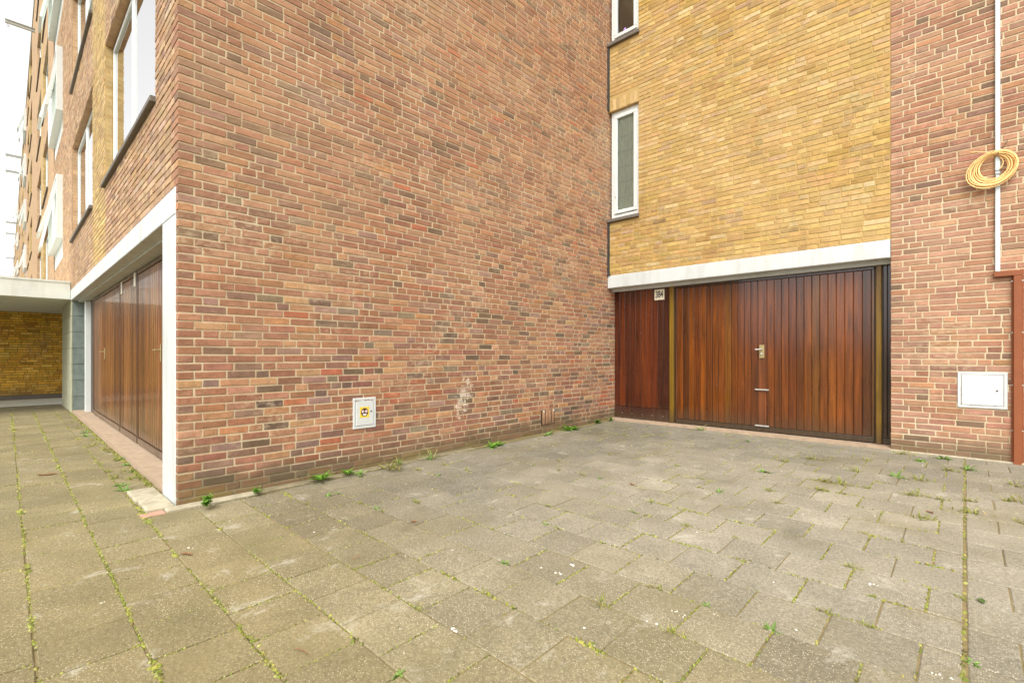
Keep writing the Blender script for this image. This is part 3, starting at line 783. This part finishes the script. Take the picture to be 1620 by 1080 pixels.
# ------------------------------------------------------------------ right-hand red brick building
rb = empty('brick_building'); tag(rb, 'red brick building at the right edge with white conduit and meter hatch', 'building')
mb = MB(); mb.box(XR + .004, 3.4, YB + .0055, YB + 6, -.2, TOP); rw = mb.build('front_wall', M_MOR, rb)
wD = Wall(LB, RGT_PAL)
mb = MB(); mb.lbox(LB, XR+.003, 3.4, 6.0, TOP, -.008, -.002); mb.build('upper_wall', M_FAR, rw)
n = 0
HX0, HX1, HZ0, HZ1 = -.053, .313, .603, .972
while n*CO < 5.9:
    b0 = .02 + n*CO; b1 = b0 + CO - JT; n += 1
    for a0, a1 in lay_course(XR + .002, 2.6, (.1, .155, .1, .2095)[n % 4]):
        wD.brick(a0, a1, b0, b1, .05 if a0 < XR + .01 else .02)
emit([(wD, rw, M_REDR)], None)
mb = MB(); mb.lbox(LB, 2.61, 3.4, -.1, 6.0, -.008, -.002); mb.build('wall_end', M_FAR, rw)
mb = MB(); mb.lbox(LB, XR - .01, 2.6, -.05, gz(YB) + .012, -.02, .035, bev=.006); mb.build('footing', M_KERB, rb)

# ------------------------------------------------------------------ wall fixtures
def hatch(name, L, a0, a1, b0, b1, label, rust_side, keyhole):
    r = empty(name); tag(r, label, 'hatch')
    mb = MB(); bars(mb, L, a0, a1, b0, b1, .026, -.02, .010, .003); mb.build('frame', M_HATCH, r)
    mb = MB(); mb.lbox(L, a0 + .029, a1 - .029, b0 + .029, b1 - .029, -.02, .013, bev=.004); d = mb.build('door', M_HATCH, r)
    mb = MB(); mb.lbox(L, a0 + .0262, a1 - .0262, b0 + .0262, b1 - .0262, -.02, .002); mb.build('gap', M_RUST, r)
    mb = MB(); ka, kb = keyhole; c = L(ka, kb, .013)
    mb.tube([L(ka, kb, .010), L(ka, kb, .0142)], .009, 10); mb.build('keyhole', M_STBR, d)
    mb = MB()
    for k in range(16):
        if rust_side == 'top': a = random.uniform(a0+.02, a1-.01); b = b1 - .027 + random.gauss(0, .004)
        else: a = random.choice((a0 + .028 + random.gauss(0,.002), random.uniform(a0+.03, a1-.03))); b = random.uniform(b0+.03, b1-.05) if a < a0+.036 else b0 + .027 + random.gauss(0,.003)
        s1, s2 = random.uniform(.003, .010), random.uniform(.002, .005)
        mb.lbox(L, a, a + s1, b, b + s2, .009, .0143)
    o = mb.build('rust_flakes', M_RUST, r); o['kind'] = 'stuff'
    return r, d
h1, d1 = hatch('meter_hatch', LA, 2.305, 2.551, .428, .728, 'small white metal hatch with a yellow face sticker low on the end wall', 'top', (2.495, .59))
# sticker: yellow square, dark round smiling face
stk = MB(); sy, sz = 2.423, .586
stk.lbox(LA, sy - .05, sy + .05, sz - .053, sz + .053, .0128, .0138); so = stk.build('sticker', M_STICK, d1)
def disc(L, a, b, ra, rb_, c, mat, name, parent, a_from=0, a_to=360):
    mb = MB(); n = 28; P = [L(a, b, c)]
    for k in range(n + 1):
        t = R(a_from + (a_to - a_from)*k/n); P.append(L(a + ra*math.cos(t), b + rb_*math.sin(t), c))
    mb.add(P, [(0, k, k+1) for k in range(1, n+1)]); return mb.build(name, mat, parent)
disc(LA, sy, sz, .039, .041, .0144, M_STBR, 'face', d1)
for s_ in (-1, 1):
    disc(LA, sy + s_*.018, sz + .008, .0135, .0145, .0149, M_STPK, 'eye', d1); disc(LA, sy + s_*.018, sz + .008, .0100, .0108, .0153, M_STW, 'eye', d1)
    disc(LA, sy + s_*.016, sz + .008, .0042, .0046, .0157, M_STBR, 'pupil', d1)
disc(LA, sy, sz - .016, .021, .017, .0149, M_STW, 'mouth', d1, 180, 360)
hatch('meter_hatch', LB, HX0, HX1, HZ0, HZ1, 'white square metal meter hatch on the right wall beside the brown duct', 'side', (HX1 - .075, .785))

# vertical vent bricks low on the end wall
vt = empty('vent_slots'); tag(vt, 'three upright vent bricks with dark slots low on the end wall', 'vent')
mb = MB(); mb.lbox(LA, 5.14, 5.44, .165, .375, -.02, .003); mb.build('slot_backing', M_DARKW, vt)
for k, a in enumerate((5.165, 5.236, 5.300, 5.372)):
    mb = MB(); mb.lbox(LA, a, a + .052, .17, .37 + (.012 if k % 2 else 0), -.01, .009, lin(170, 128, 96), .004); mb.build('vent_brick', M_RED, vt)
for a in (5.187, 5.407): disc(LA, a, .355, .016, .017, .0105, M_PEB, 'mortar_dab', vt)

# house numbers
def sign(L, a, b, w, h, c, text, label):
    r = empty('number_sign'); tag(r, label, 'sign')
    mb = MB(); mb.lbox(L, a - w/2, a + w/2, b - h/2, b + h/2, c, c + .006, bev=.002); mb.build('plate', M_PLATE, r)
    if text:
        cu = bpy.data.curves.new('digits', 'FONT'); cu.body = text; cu.size = h*.92; cu.align_x = 'CENTER'; cu.align_y = 'CENTER'; cu.offset = h*.018; cu.extrude = .0004
        to = bpy.data.objects.new('digits', cu); COL.objects.link(to)
        me = bpy.data.meshes.new_from_object(to.evaluated_get(bpy.context.evaluated_depsgraph_get())); bpy.data.objects.remove(to)
        me.transform(__import__('mathutils').Matrix.Diagonal((.56, .98, 1, 1)))
        me.materials.clear(); me.materials.append(M_INK); o = link(bpy.data.objects.new('digits', me), r)
        o.location = L(a, b, c + .0066); o.rotation_euler = (R(90), 0, 0)
    return r
sign(LD, -3.49, 2.095, .165, .165, .0, '384', 'cream house number plate 384 above the dark side panel')
sign(LDC, 7.55, 2.09, .10, .17, .0, None, 'small cream number plate at the right edge of the narrow street door')
sign(LDC, 8.54, 2.075, .10, .17, .0, None, 'small cream number plate at the left edge of the narrow street door')

# conduit, duct and cable coil on the right wall
cd = empty('cable_conduit'); tag(cd, 'white vertical cable conduit running up the right brick wall', 'conduit')
mb = MB(); mb.lbox(LB, .224, .260, 1.985, 2.93, .0025, .030, bev=.004); mb.build('trunking', M_CONDUIT, cd)
mb = MB(); mb.lbox(LB, .224, .260, 2.965, 9.0, .0025, .030, bev=.004); mb.build('trunking', M_CONDUIT, cd)
mb = MB(); mb.lbox(LB, .230, .254, 2.93, 2.965, .0025, .018); mb.lbox(LB, .220, .264, 2.86, 2.872, .002, .033); mb.build('joint', M_CONDUIT, cd)
du = empty('duct_cover'); tag(du, 'brown metal duct cover running down to the ground at the right edge', 'duct')
mb = MB(); mb.lbox(LB, .352, .408, .03, 1.9295, .0025, .05, bev=.003); mb.build('vertical_channel', M_DUCT, du)
mb = MB(); mb.lbox(LB, .214, .408, 1.93, 1.982, .0025, .05, bev=.003); mb.build('horizontal_channel', M_DUCT, du)
mb = MB(); mb.lbox(LB, .337, .3515, .03, 1.929, .0025, .006); mb.lbox(LB, .4085, .423, .03, 1.99, .0025, .006); mb.build('flange', M_DUCT, du)
for zz in (1.88, 1.37, .85, .40):
    for a in (.344, .416):
        mb = MB(); mb.tube([LB(a, zz, .005), LB(a, zz, .010)], .006, 8); mb.build('screw', M_ALU, du)
co = empty('cable_coil'); tag(co, 'coil of orange-yellow cable hanging on the white conduit', 'cable')
rng = random.Random(3)
for k in range(14):
    f = k/13; jit = lambda m: rng.uniform(-m, m)
    xl = .112 - .092*f + jit(.006); xr = .312 + .066*f**.6 + jit(.007); zt = 3.150 + .030*f + jit(.005); zb = 2.915 - .082*f**.9 + jit(.006)
    cxx, czz, ra, rb2 = (xl+xr)/2, (zt+zb)/2, (xr-xl)/2, (zt-zb)/2; ph0 = rng.uniform(0, 6); sk = .16*f; pts = []
    for q in range(57):
        a = 2*math.pi*q/56; wob = 1 + .012*math.sin(3*a + ph0)
        ca, sa = math.cos(a)*wob, math.sin(a)*wob
        pts.append(LB(cxx + ra*ca + sk*rb2*sa*.55, czz + rb2*sa + sk*ra*ca*.5, .048 + .014*math.sin(a + ph0) + .0022*k))
    mb = MB(); mb.smooth = True; mb.tube(pts, .0050, 8, cap=False); mb.build('cable_loop', M_CABLE, co)
mb = MB(); mb.smooth = True; mb.tube([LB(.23 - .19*t, 3.165 + .055*t + .01*math.sin(t*3), .05 + .03*t) for t in [q/10 for q in range(11)]], .0042, 8); mb.build('cable_end', M_CABLE, co)
mb = MB(); mb.smooth = True; mb.tube([LB(.25 + .03*math.sin(t*3), 3.14 - .14*t, .045) for t in [q/10 for q in range(11)]], .0042, 8); mb.build('cable_end', M_CABLE, co)
mb = MB(); mb.tube([LB(.225, 3.135, .07), LB(.27, 3.19, .075), LB(.31, 3.265, .08)], .0028, 6); mb.tube([LB(.22, 3.0, .035), LB(.262, 2.995, .04), LB(.33, 2.968, .06)], .0028, 6); mb.build('cable_tie', M_BLACK, co)

# ------------------------------------------------------------------ moss in the joints
def nz(x, y, s=1.0): return mnoise.noise(Vector((x*s, y*s, 1.7)))
moss = MB(); rm = random.Random(11)
def blob(x, y, r, h, col):
    n = 6; z = gz(y) - .006; a0 = rm.uniform(0, 6)
    P = [(x + r*math.cos(a0+2*math.pi*k/n)*rm.uniform(.7, 1.3), y + r*math.sin(a0+2*math.pi*k/n)*rm.uniform(.7, 1.3), z) for k in range(n)]
    P += [(x + .6*r*math.cos(a0+2*math.pi*k/n), y + .6*r*math.sin(a0+2*math.pi*k/n), z + h*rm.uniform(.6, 1)) for k in range(n)]
    P.append((x, y, z + h*1.15))
    F = [(k, (k+1) % n, n+(k+1) % n, n+k) for k in range(n)] + [(n+k, n+(k+1) % n, 2*n) for k in range(n)]
    moss.add(P, F, col)
def mcol():
    b = rm.choice(((162,164,72),(148,154,66),(172,172,100),(134,146,60),(170,162,86),(140,130,70),(118,116,60)))
    m = rm.uniform(.85, 1.12); return lin(*[min(255, v*m) for v in b])
for k in range(-1, 23):
    y = .076 + .3*k; x0 = -13.4 if y < .9 else -4.15; x = x0
    base = {0: .62, 1: .85, 2: .45}.get(k, .28)
    if k > 9: base = .22
    while x < .0:
        dist = math.hypot(x, y); x += .0042 * max(1.0, dist/3.0)
        dn = base - .12 + .9*nz(x, y*3, 1.3) + .9*nz(x, y*3, 7)
        if y > .9 and x < -2.6: dn -= .12
        if rm.random() < dn:
            hv = 1.0 + 1.9*max(0, nz(x, y*7, 4.1)); s = (.0050 if k > 2 else .0080)*hv*rm.uniform(.5, 1.5)
            blob(x, y + rm.gauss(0, .006*hv), s*max(1, dist/5.5), .009*rm.uniform(.5, 1.1)*hv**.5, mcol())
    ph = .177 if k % 2 else .027
    for nn in range(-46, 1):
        xx = ph + .3*nn
        if xx < x0 or xx > 0: continue
        lv = nz(xx*1.7, y*1.7, 2.0)
        if lv < -.2 and not (xx > -1.2 and rm.random() < .4): continue
        for q in range(60):
            if rm.random() < .25 + .8*lv: blob(xx + rm.gauss(0, .0035), y + .3*rm.random(), rm.uniform(.0035, .0075), .0075, mcol())
    for xx in (0.0,):                         # long joint running to the right wall
        for q in range(20):
            yy = y + .3*rm.random()
            if rm.random() < .25 + .6*nz(1, yy, 2.5): blob(xx + rm.gauss(0, .004), yy, rm.uniform(.005, .012), .008, mcol())
    for q in range(70):
        xx = rm.uniform(.02, 1.2); yy = y - .05
        if rm.random() < .2 + .7*nz(xx, yy, 3): blob(xx, yy + rm.gauss(0, .004), rm.uniform(.004, .010), .007, mcol())
for q in range(2600):                          # along the threshold of the street garages
    x = -rm.uniform(4.9, 12.8); d = .872 - abs(rm.gauss(0, .016)); 
    if nz(x, 3, 1.6) + .25 > rm.random()*.9: blob(x, d + .012, rm.uniform(.005, .014), rm.uniform(.006, .018), mcol())
for q in range(900):                           # thin green seam along the end wall
    yv = rm.uniform(.95, 7.0); blob(-4.195 + rm.gauss(0, .008), yv, rm.uniform(.004, .010), .007, lin(104, 104, 56)) if nz(2, yv, 1.4) > -.1 else None
tag(moss.build('moss', M_MOSS), 'yellow green moss filling the paving joints', 'moss', None, 'stuff')

# ------------------------------------------------------------------ weeds
def leaf(mb, base, az, ln, w, lift, curl, col, segs=5, lobed=False, rr=random):
    d = Vector((math.cos(az), math.sin(az), 0)); sdv = Vector((-d.y, d.x, 0)); P = []; p = Vector(base); ang = lift
    for k in range(segs + 1):
        t = k/segs; ww = w*math.sin(math.pi*min(1, .12 + .88*t)**.9)*(1 if not lobed else (1.25 if k % 2 else .6))
        if k == segs: ww = w*.05
        P += [p + sdv*ww, p + Vector((0, 0, -ww*.35)), p - sdv*ww]
        p = p + (d*math.cos(ang) + Vector((0, 0, 1))*math.sin(ang))*(ln/segs); ang -= curl/segs
    F = []
    for k in range(segs): a = 3*k; F += [(a, a+1, a+4, a+3), (a+1, a+2, a+5, a+4)]
    mb.add(P, F, col)
def gcol(r, kind):
    b = {'g': (116,162,56), 'y': (150,156,72), 'd': (98,142,56), 'p': (134,166,84)}[kind]; m = r.uniform(.8, 1.15)
    return lin(*[min(255, v*m) for v in b])
def rosette(seed, n=14, ln=.10, w=.012, kind='g', lobed=True):
    r = random.Random(seed); mb = MB()
    for k in range(n): leaf(mb, (r.gauss(0,.004), r.gauss(0,.004), .002), r.uniform(0, 6.28), ln*r.uniform(.55, 1.1), w*r.uniform(.7, 1.2), r.uniform(.15, .95), r.uniform(.3, 1.1), gcol(r, kind), 6, lobed)
    return mb.mesh('rosette')
def tuft(seed, n=26, ln=.06, kind='y', flat=.5):
    r = random.Random(seed); mb = MB()
    ex = r.uniform(1, 2.6)
    for k in range(n): leaf(mb, (r.gauss(0,.012*ex), r.gauss(0,.009), 0), r.uniform(0, 6.28), ln*r.uniform(.3, 1.4), r.uniform(.0012, .0028), r.uniform(flat, 1.3), r.uniform(.3, 1.5), gcol(r, kind) if r.random() > .22 else lin(176, 160, 106), 4)
    return mb.mesh('tuft')
def herb(seed, n=22, h=.06, kind='g'):
    r = random.Random(seed); mb = MB()
    for k in range(n):
        az = r.uniform(0, 6.28); rad = abs(r.gauss(0, .03)); top = Vector((rad*math.cos(az), rad*math.sin(az), h*r.uniform(.45, 1.1)))
        mb.tube([(0,0,0), top*.55 + Vector((0,0,.004)), top], .0010, 4, gcol(r, 'd'), cap=False)
        for q in range(8):
            t = r.uniform(.35, 1); leaf(mb, top*t, r.uniform(0, 6.28), r.uniform(.012, .026), r.uniform(.003, .0055), r.uniform(-.1, .8), .6, gcol(r, kind), 3)
    return mb.mesh('herb')
PLANT = {'ros': [rosette(s) for s in (1, 2)], 'ros_s': [rosette(s, 9, .055, .008, 'p') for s in (3, 4)], 'tuft': [tuft(s, 34, .042, 'y', .15) for s in (5, 6, 7)], 'tuftg': [tuft(s, 30, .08, 'p') for s in (8, 9)],
         'herb': [herb(s) for s in (10, 11)], 'mat': [tuft(s, 40, .035, 'y', .1) for s in (12, 13)]}
for l_ in PLANT.values():
    for me in l_: me.materials.append(M_LEAF)
rp = random.Random(21)
WG = 'weeds along the foot of the end wall'
def plant(kind, x, y, s, label, group=None, dz=0.0, name='weed'):
    o = bpy.data.objects.new(name, rp.choice(PLANT[kind])); o.location = (x, y, gz(y) + dz - .003); o.rotation_euler = (rp.uniform(-.1,.1), rp.uniform(-.1,.1), rp.gauss(0, .15) + (3.14 if rp.random() < .5 else 0) if kind in ('tuft', 'mat') else rp.uniform(0, 6.28))
    s *= 1.6 if group == WG else 1.25; o.scale = (s, s, s*rp.uniform(.8, 1.0)*(1.15 if kind == 'ros' else .85 if kind == 'herb' else 1)); link(o); tag(o, label, 'weed', group); return o
WG = 'weeds along the foot of the end wall'
for kd, x, y, s, lab in [
    ('herb', -4.10, 1.03, 1.05, 'dense bright green weed nearest the building corner'), ('herb', -4.17, 1.39, .7, 'small green weed second from the corner along the end wall'),
    ('ros', -4.17, 1.93, 1.15, 'large leafy weed at the wall foot left of the sticker hatch'), ('ros', -4.19, 2.19, .75, 'leafy weed at the wall foot just below the sticker hatch'),
    ('ros_s', -4.12, 2.28, 1.1, 'low pale weed spreading right of the weed below the sticker hatch'), ('mat', -4.05, 2.60, 2.0, 'flat yellow-green weed mat off the wall foot'),
    ('tuftg', -4.18, 2.75, .9, 'grassy green weed against the wall foot beyond the flat mat'), ('tuftg', -4.17, 3.13, 1.2, 'upright grassy weed at the end wall where the edging stones end'),
    ('ros', -4.12, 4.00, .95, 'broad dark green leafy weed at mid wall'), ('ros', -4.15, 4.15, .8, 'broad green weed touching the one at mid wall on its right'),
    ('ros_s', -4.16, 5.12, 1.5, 'bright green weed under the vent slots'), ('ros', -4.18, 5.62, 1.1, 'tall leafy weed right of the vent slots'), ('ros', -4.12, 5.70, .9, 'spreading leafy weed in front of the tall one by the vent slots'),
    ('herb', -4.18, 6.38, 1.0, 'dark green weed clump near the inner corner'), ('herb', -4.18, 6.75, .8, 'last green weed clump in the inner corner by the side panel')]:
    plant(kd, x, y, s, lab, WG, .02 if y < 3 else 0)
left = [(-11.04, .78), (-10.04, .77), (-9.4, .80), (-9.01, .77), (-8.5, .80), (-7.97, .73), (-7.53, .81), (-7.33, .84), (-6.71, .83), (-6.04, .80), (-6.11, .70), (-5.18, .68), (-5.63, .79), (-6.56, .68), (-5.58, .855), (-5.24, .86), (-8.08, .79), (-6.72, .855), (-5.95, .86), (-6.35, .86), (-7.1, .86), (-7.6, .86), (-5.45, .86), (-5.4, .70), (-5.75, .69)]
for x, y in left:
    if abs(x + 9.01) < .01: plant('ros_s', x, y, 1.6, 'brightest green weed patch near the grey stone pier', 'weeds along the street garage threshold')
    elif abs(x + 5.18) < .01: plant('ros_s', x, y, 1.2, 'green weed just left of the pale kerb slabs', 'weeds along the street garage threshold')
    else:
        kd = rp.choice(('mat', 'mat', 'tuft', 'ros_s'))
        look = {'tuft': 'grassy weed tuft', 'mat': 'flat yellowish weed', 'ros_s': 'small leafy green weed'}[kd]
        where = 'near the stone pier' if x < -7.8 else ('halfway along' if x < -6.2 else 'near the white post')
        side = 'tight against the street garage threshold' if y > .83 else 'in the paving before the street garage threshold'
        plant(kd, x, y, rp.uniform(.7, 1.4), look + ' ' + side + ' ' + where, 'weeds along the street garage threshold')
DRV = [(-2.57,3.72),(-2.4,3.72),(-2.08,4.47),(-1.74,3.4),(-1.7,3.09),(-1.45,4.06),(-1.62,3.98),(-1.7,4.33),(-1.02,3.08),(-1.33,2.98),(-1.34,5.36),(-1.36,4.88),(-1.16,5.86),(-.73,5.93),(-.75,5.48),(-.48,6.57),(-.32,6.4),(-.13,6.8),(-.16,6.54),(.02,6.25),(-.1,6.05),(-.45,5.36),(-.27,5.58),(-.88,5.01),(-.85,4.57),(-.59,4.87),(-.74,4.86),(-1.16,4.29),(-1.02,4.08),(-.29,5.02),(.02,4.98),(.02,4.63),(-.13,4.84),(-.19,4.28),(-.44,3.02),(-.29,2.56),(-.44,2.46),(-.58,2.14),(-.45,3.57),(-.01,3.04),(.02,2.44),(-.85,2.17),(-1.2,1.88),(-1.08,2.18),(-.87,1.92),(-2.92,5.6),(-2.75,6.84),(-2.8,6.78),(-3.17,3.68),(-2.85,3.63),(-3.07,4.07),(-2.86,4.54),(-3.35,5.64),(-1.97,5.66),(-1.96,6.26),(.32,5.73),(.26,5.04),(.27,4.53),(-3.66,1.56),(-3.72,1.78),(-3.16,1.91),(-3.37,1.98),(-3.73,2.01),(-3.06,2.06),(-3.88,2.72),(-3.86,2.97),(-3.57,2.83),(-3.51,3.04),(-1.79,1.13),(-1.48,1.0),(-1.83,1.98),(-2.23,2.12),(-3.26,.37),(-3.08,1.81),(-2.25,2.79),(-2.03,2.46)]
for x, y in DRV:
    if (x, y) == (-.32, 6.4): plant('ros', x, y, .62, 'bright green leafy weed in the paving below the right hatch', 'weeds in the driveway paving'); continue
    if (x, y) == (-2.75, 6.84): plant('tuftg', x, y, 1.3, 'thin grassy weed against the garage door threshold', 'weeds in the driveway paving'); continue
    if (x, y) == (-3.72, 1.78): plant('ros_s', x, y, .9, 'pale green rosette on the paving in front of the corner', 'weeds in the driveway paving'); continue
    big = y > 4.2 and x > -1.4
    if abs(x) > .06: y = .076 + .3*round((y - .076)/.3) + rp.gauss(0, .006)
    if y > 6.86: y = 6.80
    kd = rp.choice(('tuft', 'tuft', 'mat', 'ros_s'))
    look = {'tuft': 'grassy yellow-green weed tuft', 'mat': 'flat yellowish weed mat', 'ros_s': 'small pale green leafy weed'}[kd]
    if abs(x) < .05: where = 'in the long joint toward the right hatch'
    elif x > .05: where = 'in the paving right of the long joint'
    elif y > 5.3: where = 'in the paving just before the garage and right wall'
    elif y > 3.9: where = 'in the middle of the driveway paving'
    elif x < -2.9: where = 'in the paving near the end wall and corner'
    elif y > 2.6: where = 'in the driveway paving halfway to the garage'
    else: where = 'in the foreground paving'
    plant(kd, x, y, rp.uniform(.8, 1.35)*(1.1 if big else .6), look + ' ' + where, 'weeds in the driveway paving')

# fallen leaves and pale grit
LV = [(-3.25,.72,'curled pinkish fallen leaf on the paving near the corner'),(-6.37,.25,'brown withered leaf lying on the left pavement'),(-2.73,1.89,'small reddish leaf on the paving in the middle'),(-.17,4.46,'dark brown fallen leaf by the long joint at right'),(.06,3.03,'green fallen leaf across the long joint at right'),(-1.33,4.87,'tan fallen leaf before the garage door'),(-2.07,3.68,'brown fallen leaf in mid driveway'),(-2.47,1.31,'narrow brown twig-like leaf on the paving'),(-1.9,.77,'long thin dry stalk in the foreground paving')]
for x, y, lab in LV:
    mb = MB(); rr = random.Random(int(abs(x)*1000)); c = (1,1,1,1)
    thin = 'twig' in lab or 'stalk' in lab
    for q in range(1 if thin else 2): leaf(mb, (0,0,.004), rr.uniform(0, 6.28), .10 if thin else rr.uniform(.03, .05), .003 if thin else .011, .25, .6, c, 5)
    o = mb.build('fallen_leaf', M_LEAF if 'green' in lab else M_DRY, None); o.location = (x, y, gz(y) + .003)
    if 'green' in lab:
        for cc in o.data.attributes['tint'].data: cc.color = lin(96, 120, 60)
    if 'withered' in lab: o.scale = (2.4, 2.4, 1.2)
    tag(o, lab, 'leaf', 'fallen leaves')
grit = MB(); rg = random.Random(5)
def chip(x, y, s, col):
    n = 5; a0 = rg.uniform(0, 6); z = gz(y)
    P = [(x + s*math.cos(a0+6.283*k/n)*rg.uniform(.6,1.3), y + s*math.sin(a0+6.283*k/n)*rg.uniform(.6,1.3), z - .002) for k in range(n)] + [(x, y, z + s*.55)]
    grit.add(P, [(k, (k+1) % n, n) for k in range(n)], col)
for q in range(520):
    x, y = rg.uniform(-6, .9), rg.uniform(.0, 6.7)
    if x < -4.1 and y > .8: continue
    chip(x, y, rg.choice((.002, .003, .003, .004, .006)), (1,1,1,1))
for x, y in [(-.91,2.03),(-.79,2.13),(-.34,2.92),(-.95,4.53),(-3.29,.36),(-2.91,.31),(-3.37,.76),(-1.52,1.97),(-1.54,2.1),(-.96,1.89),(-.07,2.27),(-.5,5.26),(-2.17,1.79),(-1.54,1.29)]:
    for q in range(rg.randint(3, 8)): chip(x + rg.gauss(0, .012), y + rg.gauss(0, .008), rg.uniform(.003, .009), (1,1,1,1))
tag(grit.build('grit', M_PEB), 'pale grit and droppings scattered over the paving', 'grit', None, 'stuff')

# ------------------------------------------------------------------ trees across the street
def tree_meshes(seed, h, cr, leaves, lsize, pal):
    r = random.Random(seed); wood = MB(); lf = MB(); wood.smooth = True; tips = []
    def branch(p, d, ln, rad, depth):
        pts = [p]; q = p; dd = d
        for k in range(4):
            dd = (dd + Vector((r.gauss(0,.16), r.gauss(0,.16), r.gauss(.03,.1)))).normalized(); q = q + dd*ln/4; pts.append(q)
        wood.tube(pts, [rad*(1 - .16*k) for k in range(5)], 6, cap=False)
        if depth == 0: tips.append(q); tips.append(pts[2]); return
        for k in range(r.choice((3, 3, 4))):
            nd = (dd*.7 + Vector((r.gauss(0,.7), r.gauss(0,.7), r.gauss(.2,.4)))).normalized()
            branch(pts[r.choice((2, 3, 4))], nd, ln*r.uniform(.55, .75), rad*.5, depth-1)
    branch(Vector((0,0,0)), Vector((0,0,1)), h*.42, h*.022, 3)
    for k in range(leaves):
        c = r.choice(tips) + Vector((r.gauss(0, cr), r.gauss(0, cr), r.gauss(0, cr*.8)))
        n = Vector((r.gauss(0,1), r.gauss(0,1), r.gauss(.4,1))).normalized(); u = n.orthogonal().normalized(); v = n.cross(u); s = lsize*r.uniform(.6, 1.3)
        b = r.choice(pal); m = r.uniform(.7, 1.2); col = (b[0]*m, b[1]*m, b[2]*m, 1)
        lf.add([c - u*s, c - v*s*.55, c + u*s, c + v*s*.55], [(0,1,2,3)], col)
    return wood.mesh('trunk'), lf.mesh('crown')
tw, tl = tree_meshes(4, 9.5, .5, 9000, .085, [(.14,.17,.03),(.20,.21,.035),(.10,.14,.03)])
tw.materials.append(M_BARK); tl.materials.append(M_LEAF)
fw, fl = tree_meshes(9, 12, .55, 4200, .10, [(.42,.42,.33),(.30,.32,.20),(.36,.33,.26)])
fw.materials.append(M_BARK); fl.materials.append(M_LEAF)
def tree(wm, lm, x, y, s, rz, label, group=None):
    r = empty('tree', (x, y, -.1)); r.scale = (s, s, s); r.rotation_euler = (0, 0, rz); tag(r, label, 'tree', group)
    link(bpy.data.objects.new('trunk', wm), r); link(bpy.data.objects.new('crown', lm), r)
tree(fw, fl, -124, -.9, 1.5, .6, 'pale blossoming tree far beyond the porch canopy')
tree(tw, tl, -25, -3.3, .66, 0, 'yellow-green street tree mirrored in the street garage doors', 'street trees')
tree(tw, tl, -40, -14.5, 1.0, 2.1, 'yellow-green tree across the street beyond the mirrored one', 'street trees')
for x, y, s, rz in ((-24, -18, 1.05, 5.2),):
    tree(tw, tl, x, y, s, rz, 'yellow-green tree on the verge across the street, nearest to the camera', 'street trees')

# ------------------------------------------------------------------ put each grouping empty at the base of its thing
for o in [o for o in sc.objects if o.type == 'EMPTY' and o.parent is None and o.location.length < 1e-6]:
    lo, hi = Vector((1e9,)*3), Vector((-1e9,)*3)
    for m in o.children_recursive:
        if m.type != 'MESH': continue
        off = Vector((0, 0, 0)); p = m
        while p is not None and p is not o: off += p.location; p = p.parent
        if m.rotation_euler.x: continue
        for c in m.bound_box:
            q = Vector(c) + off
            for k in range(3): lo[k] = min(lo[k], q[k]); hi[k] = max(hi[k], q[k])
    base = Vector(((lo.x + hi.x)/2, (lo.y + hi.y)/2, max(lo.z, 0.0) if lo.z < .1 else lo.z))
    o.location = base
    for ch in o.children: ch.location = ch.location - base
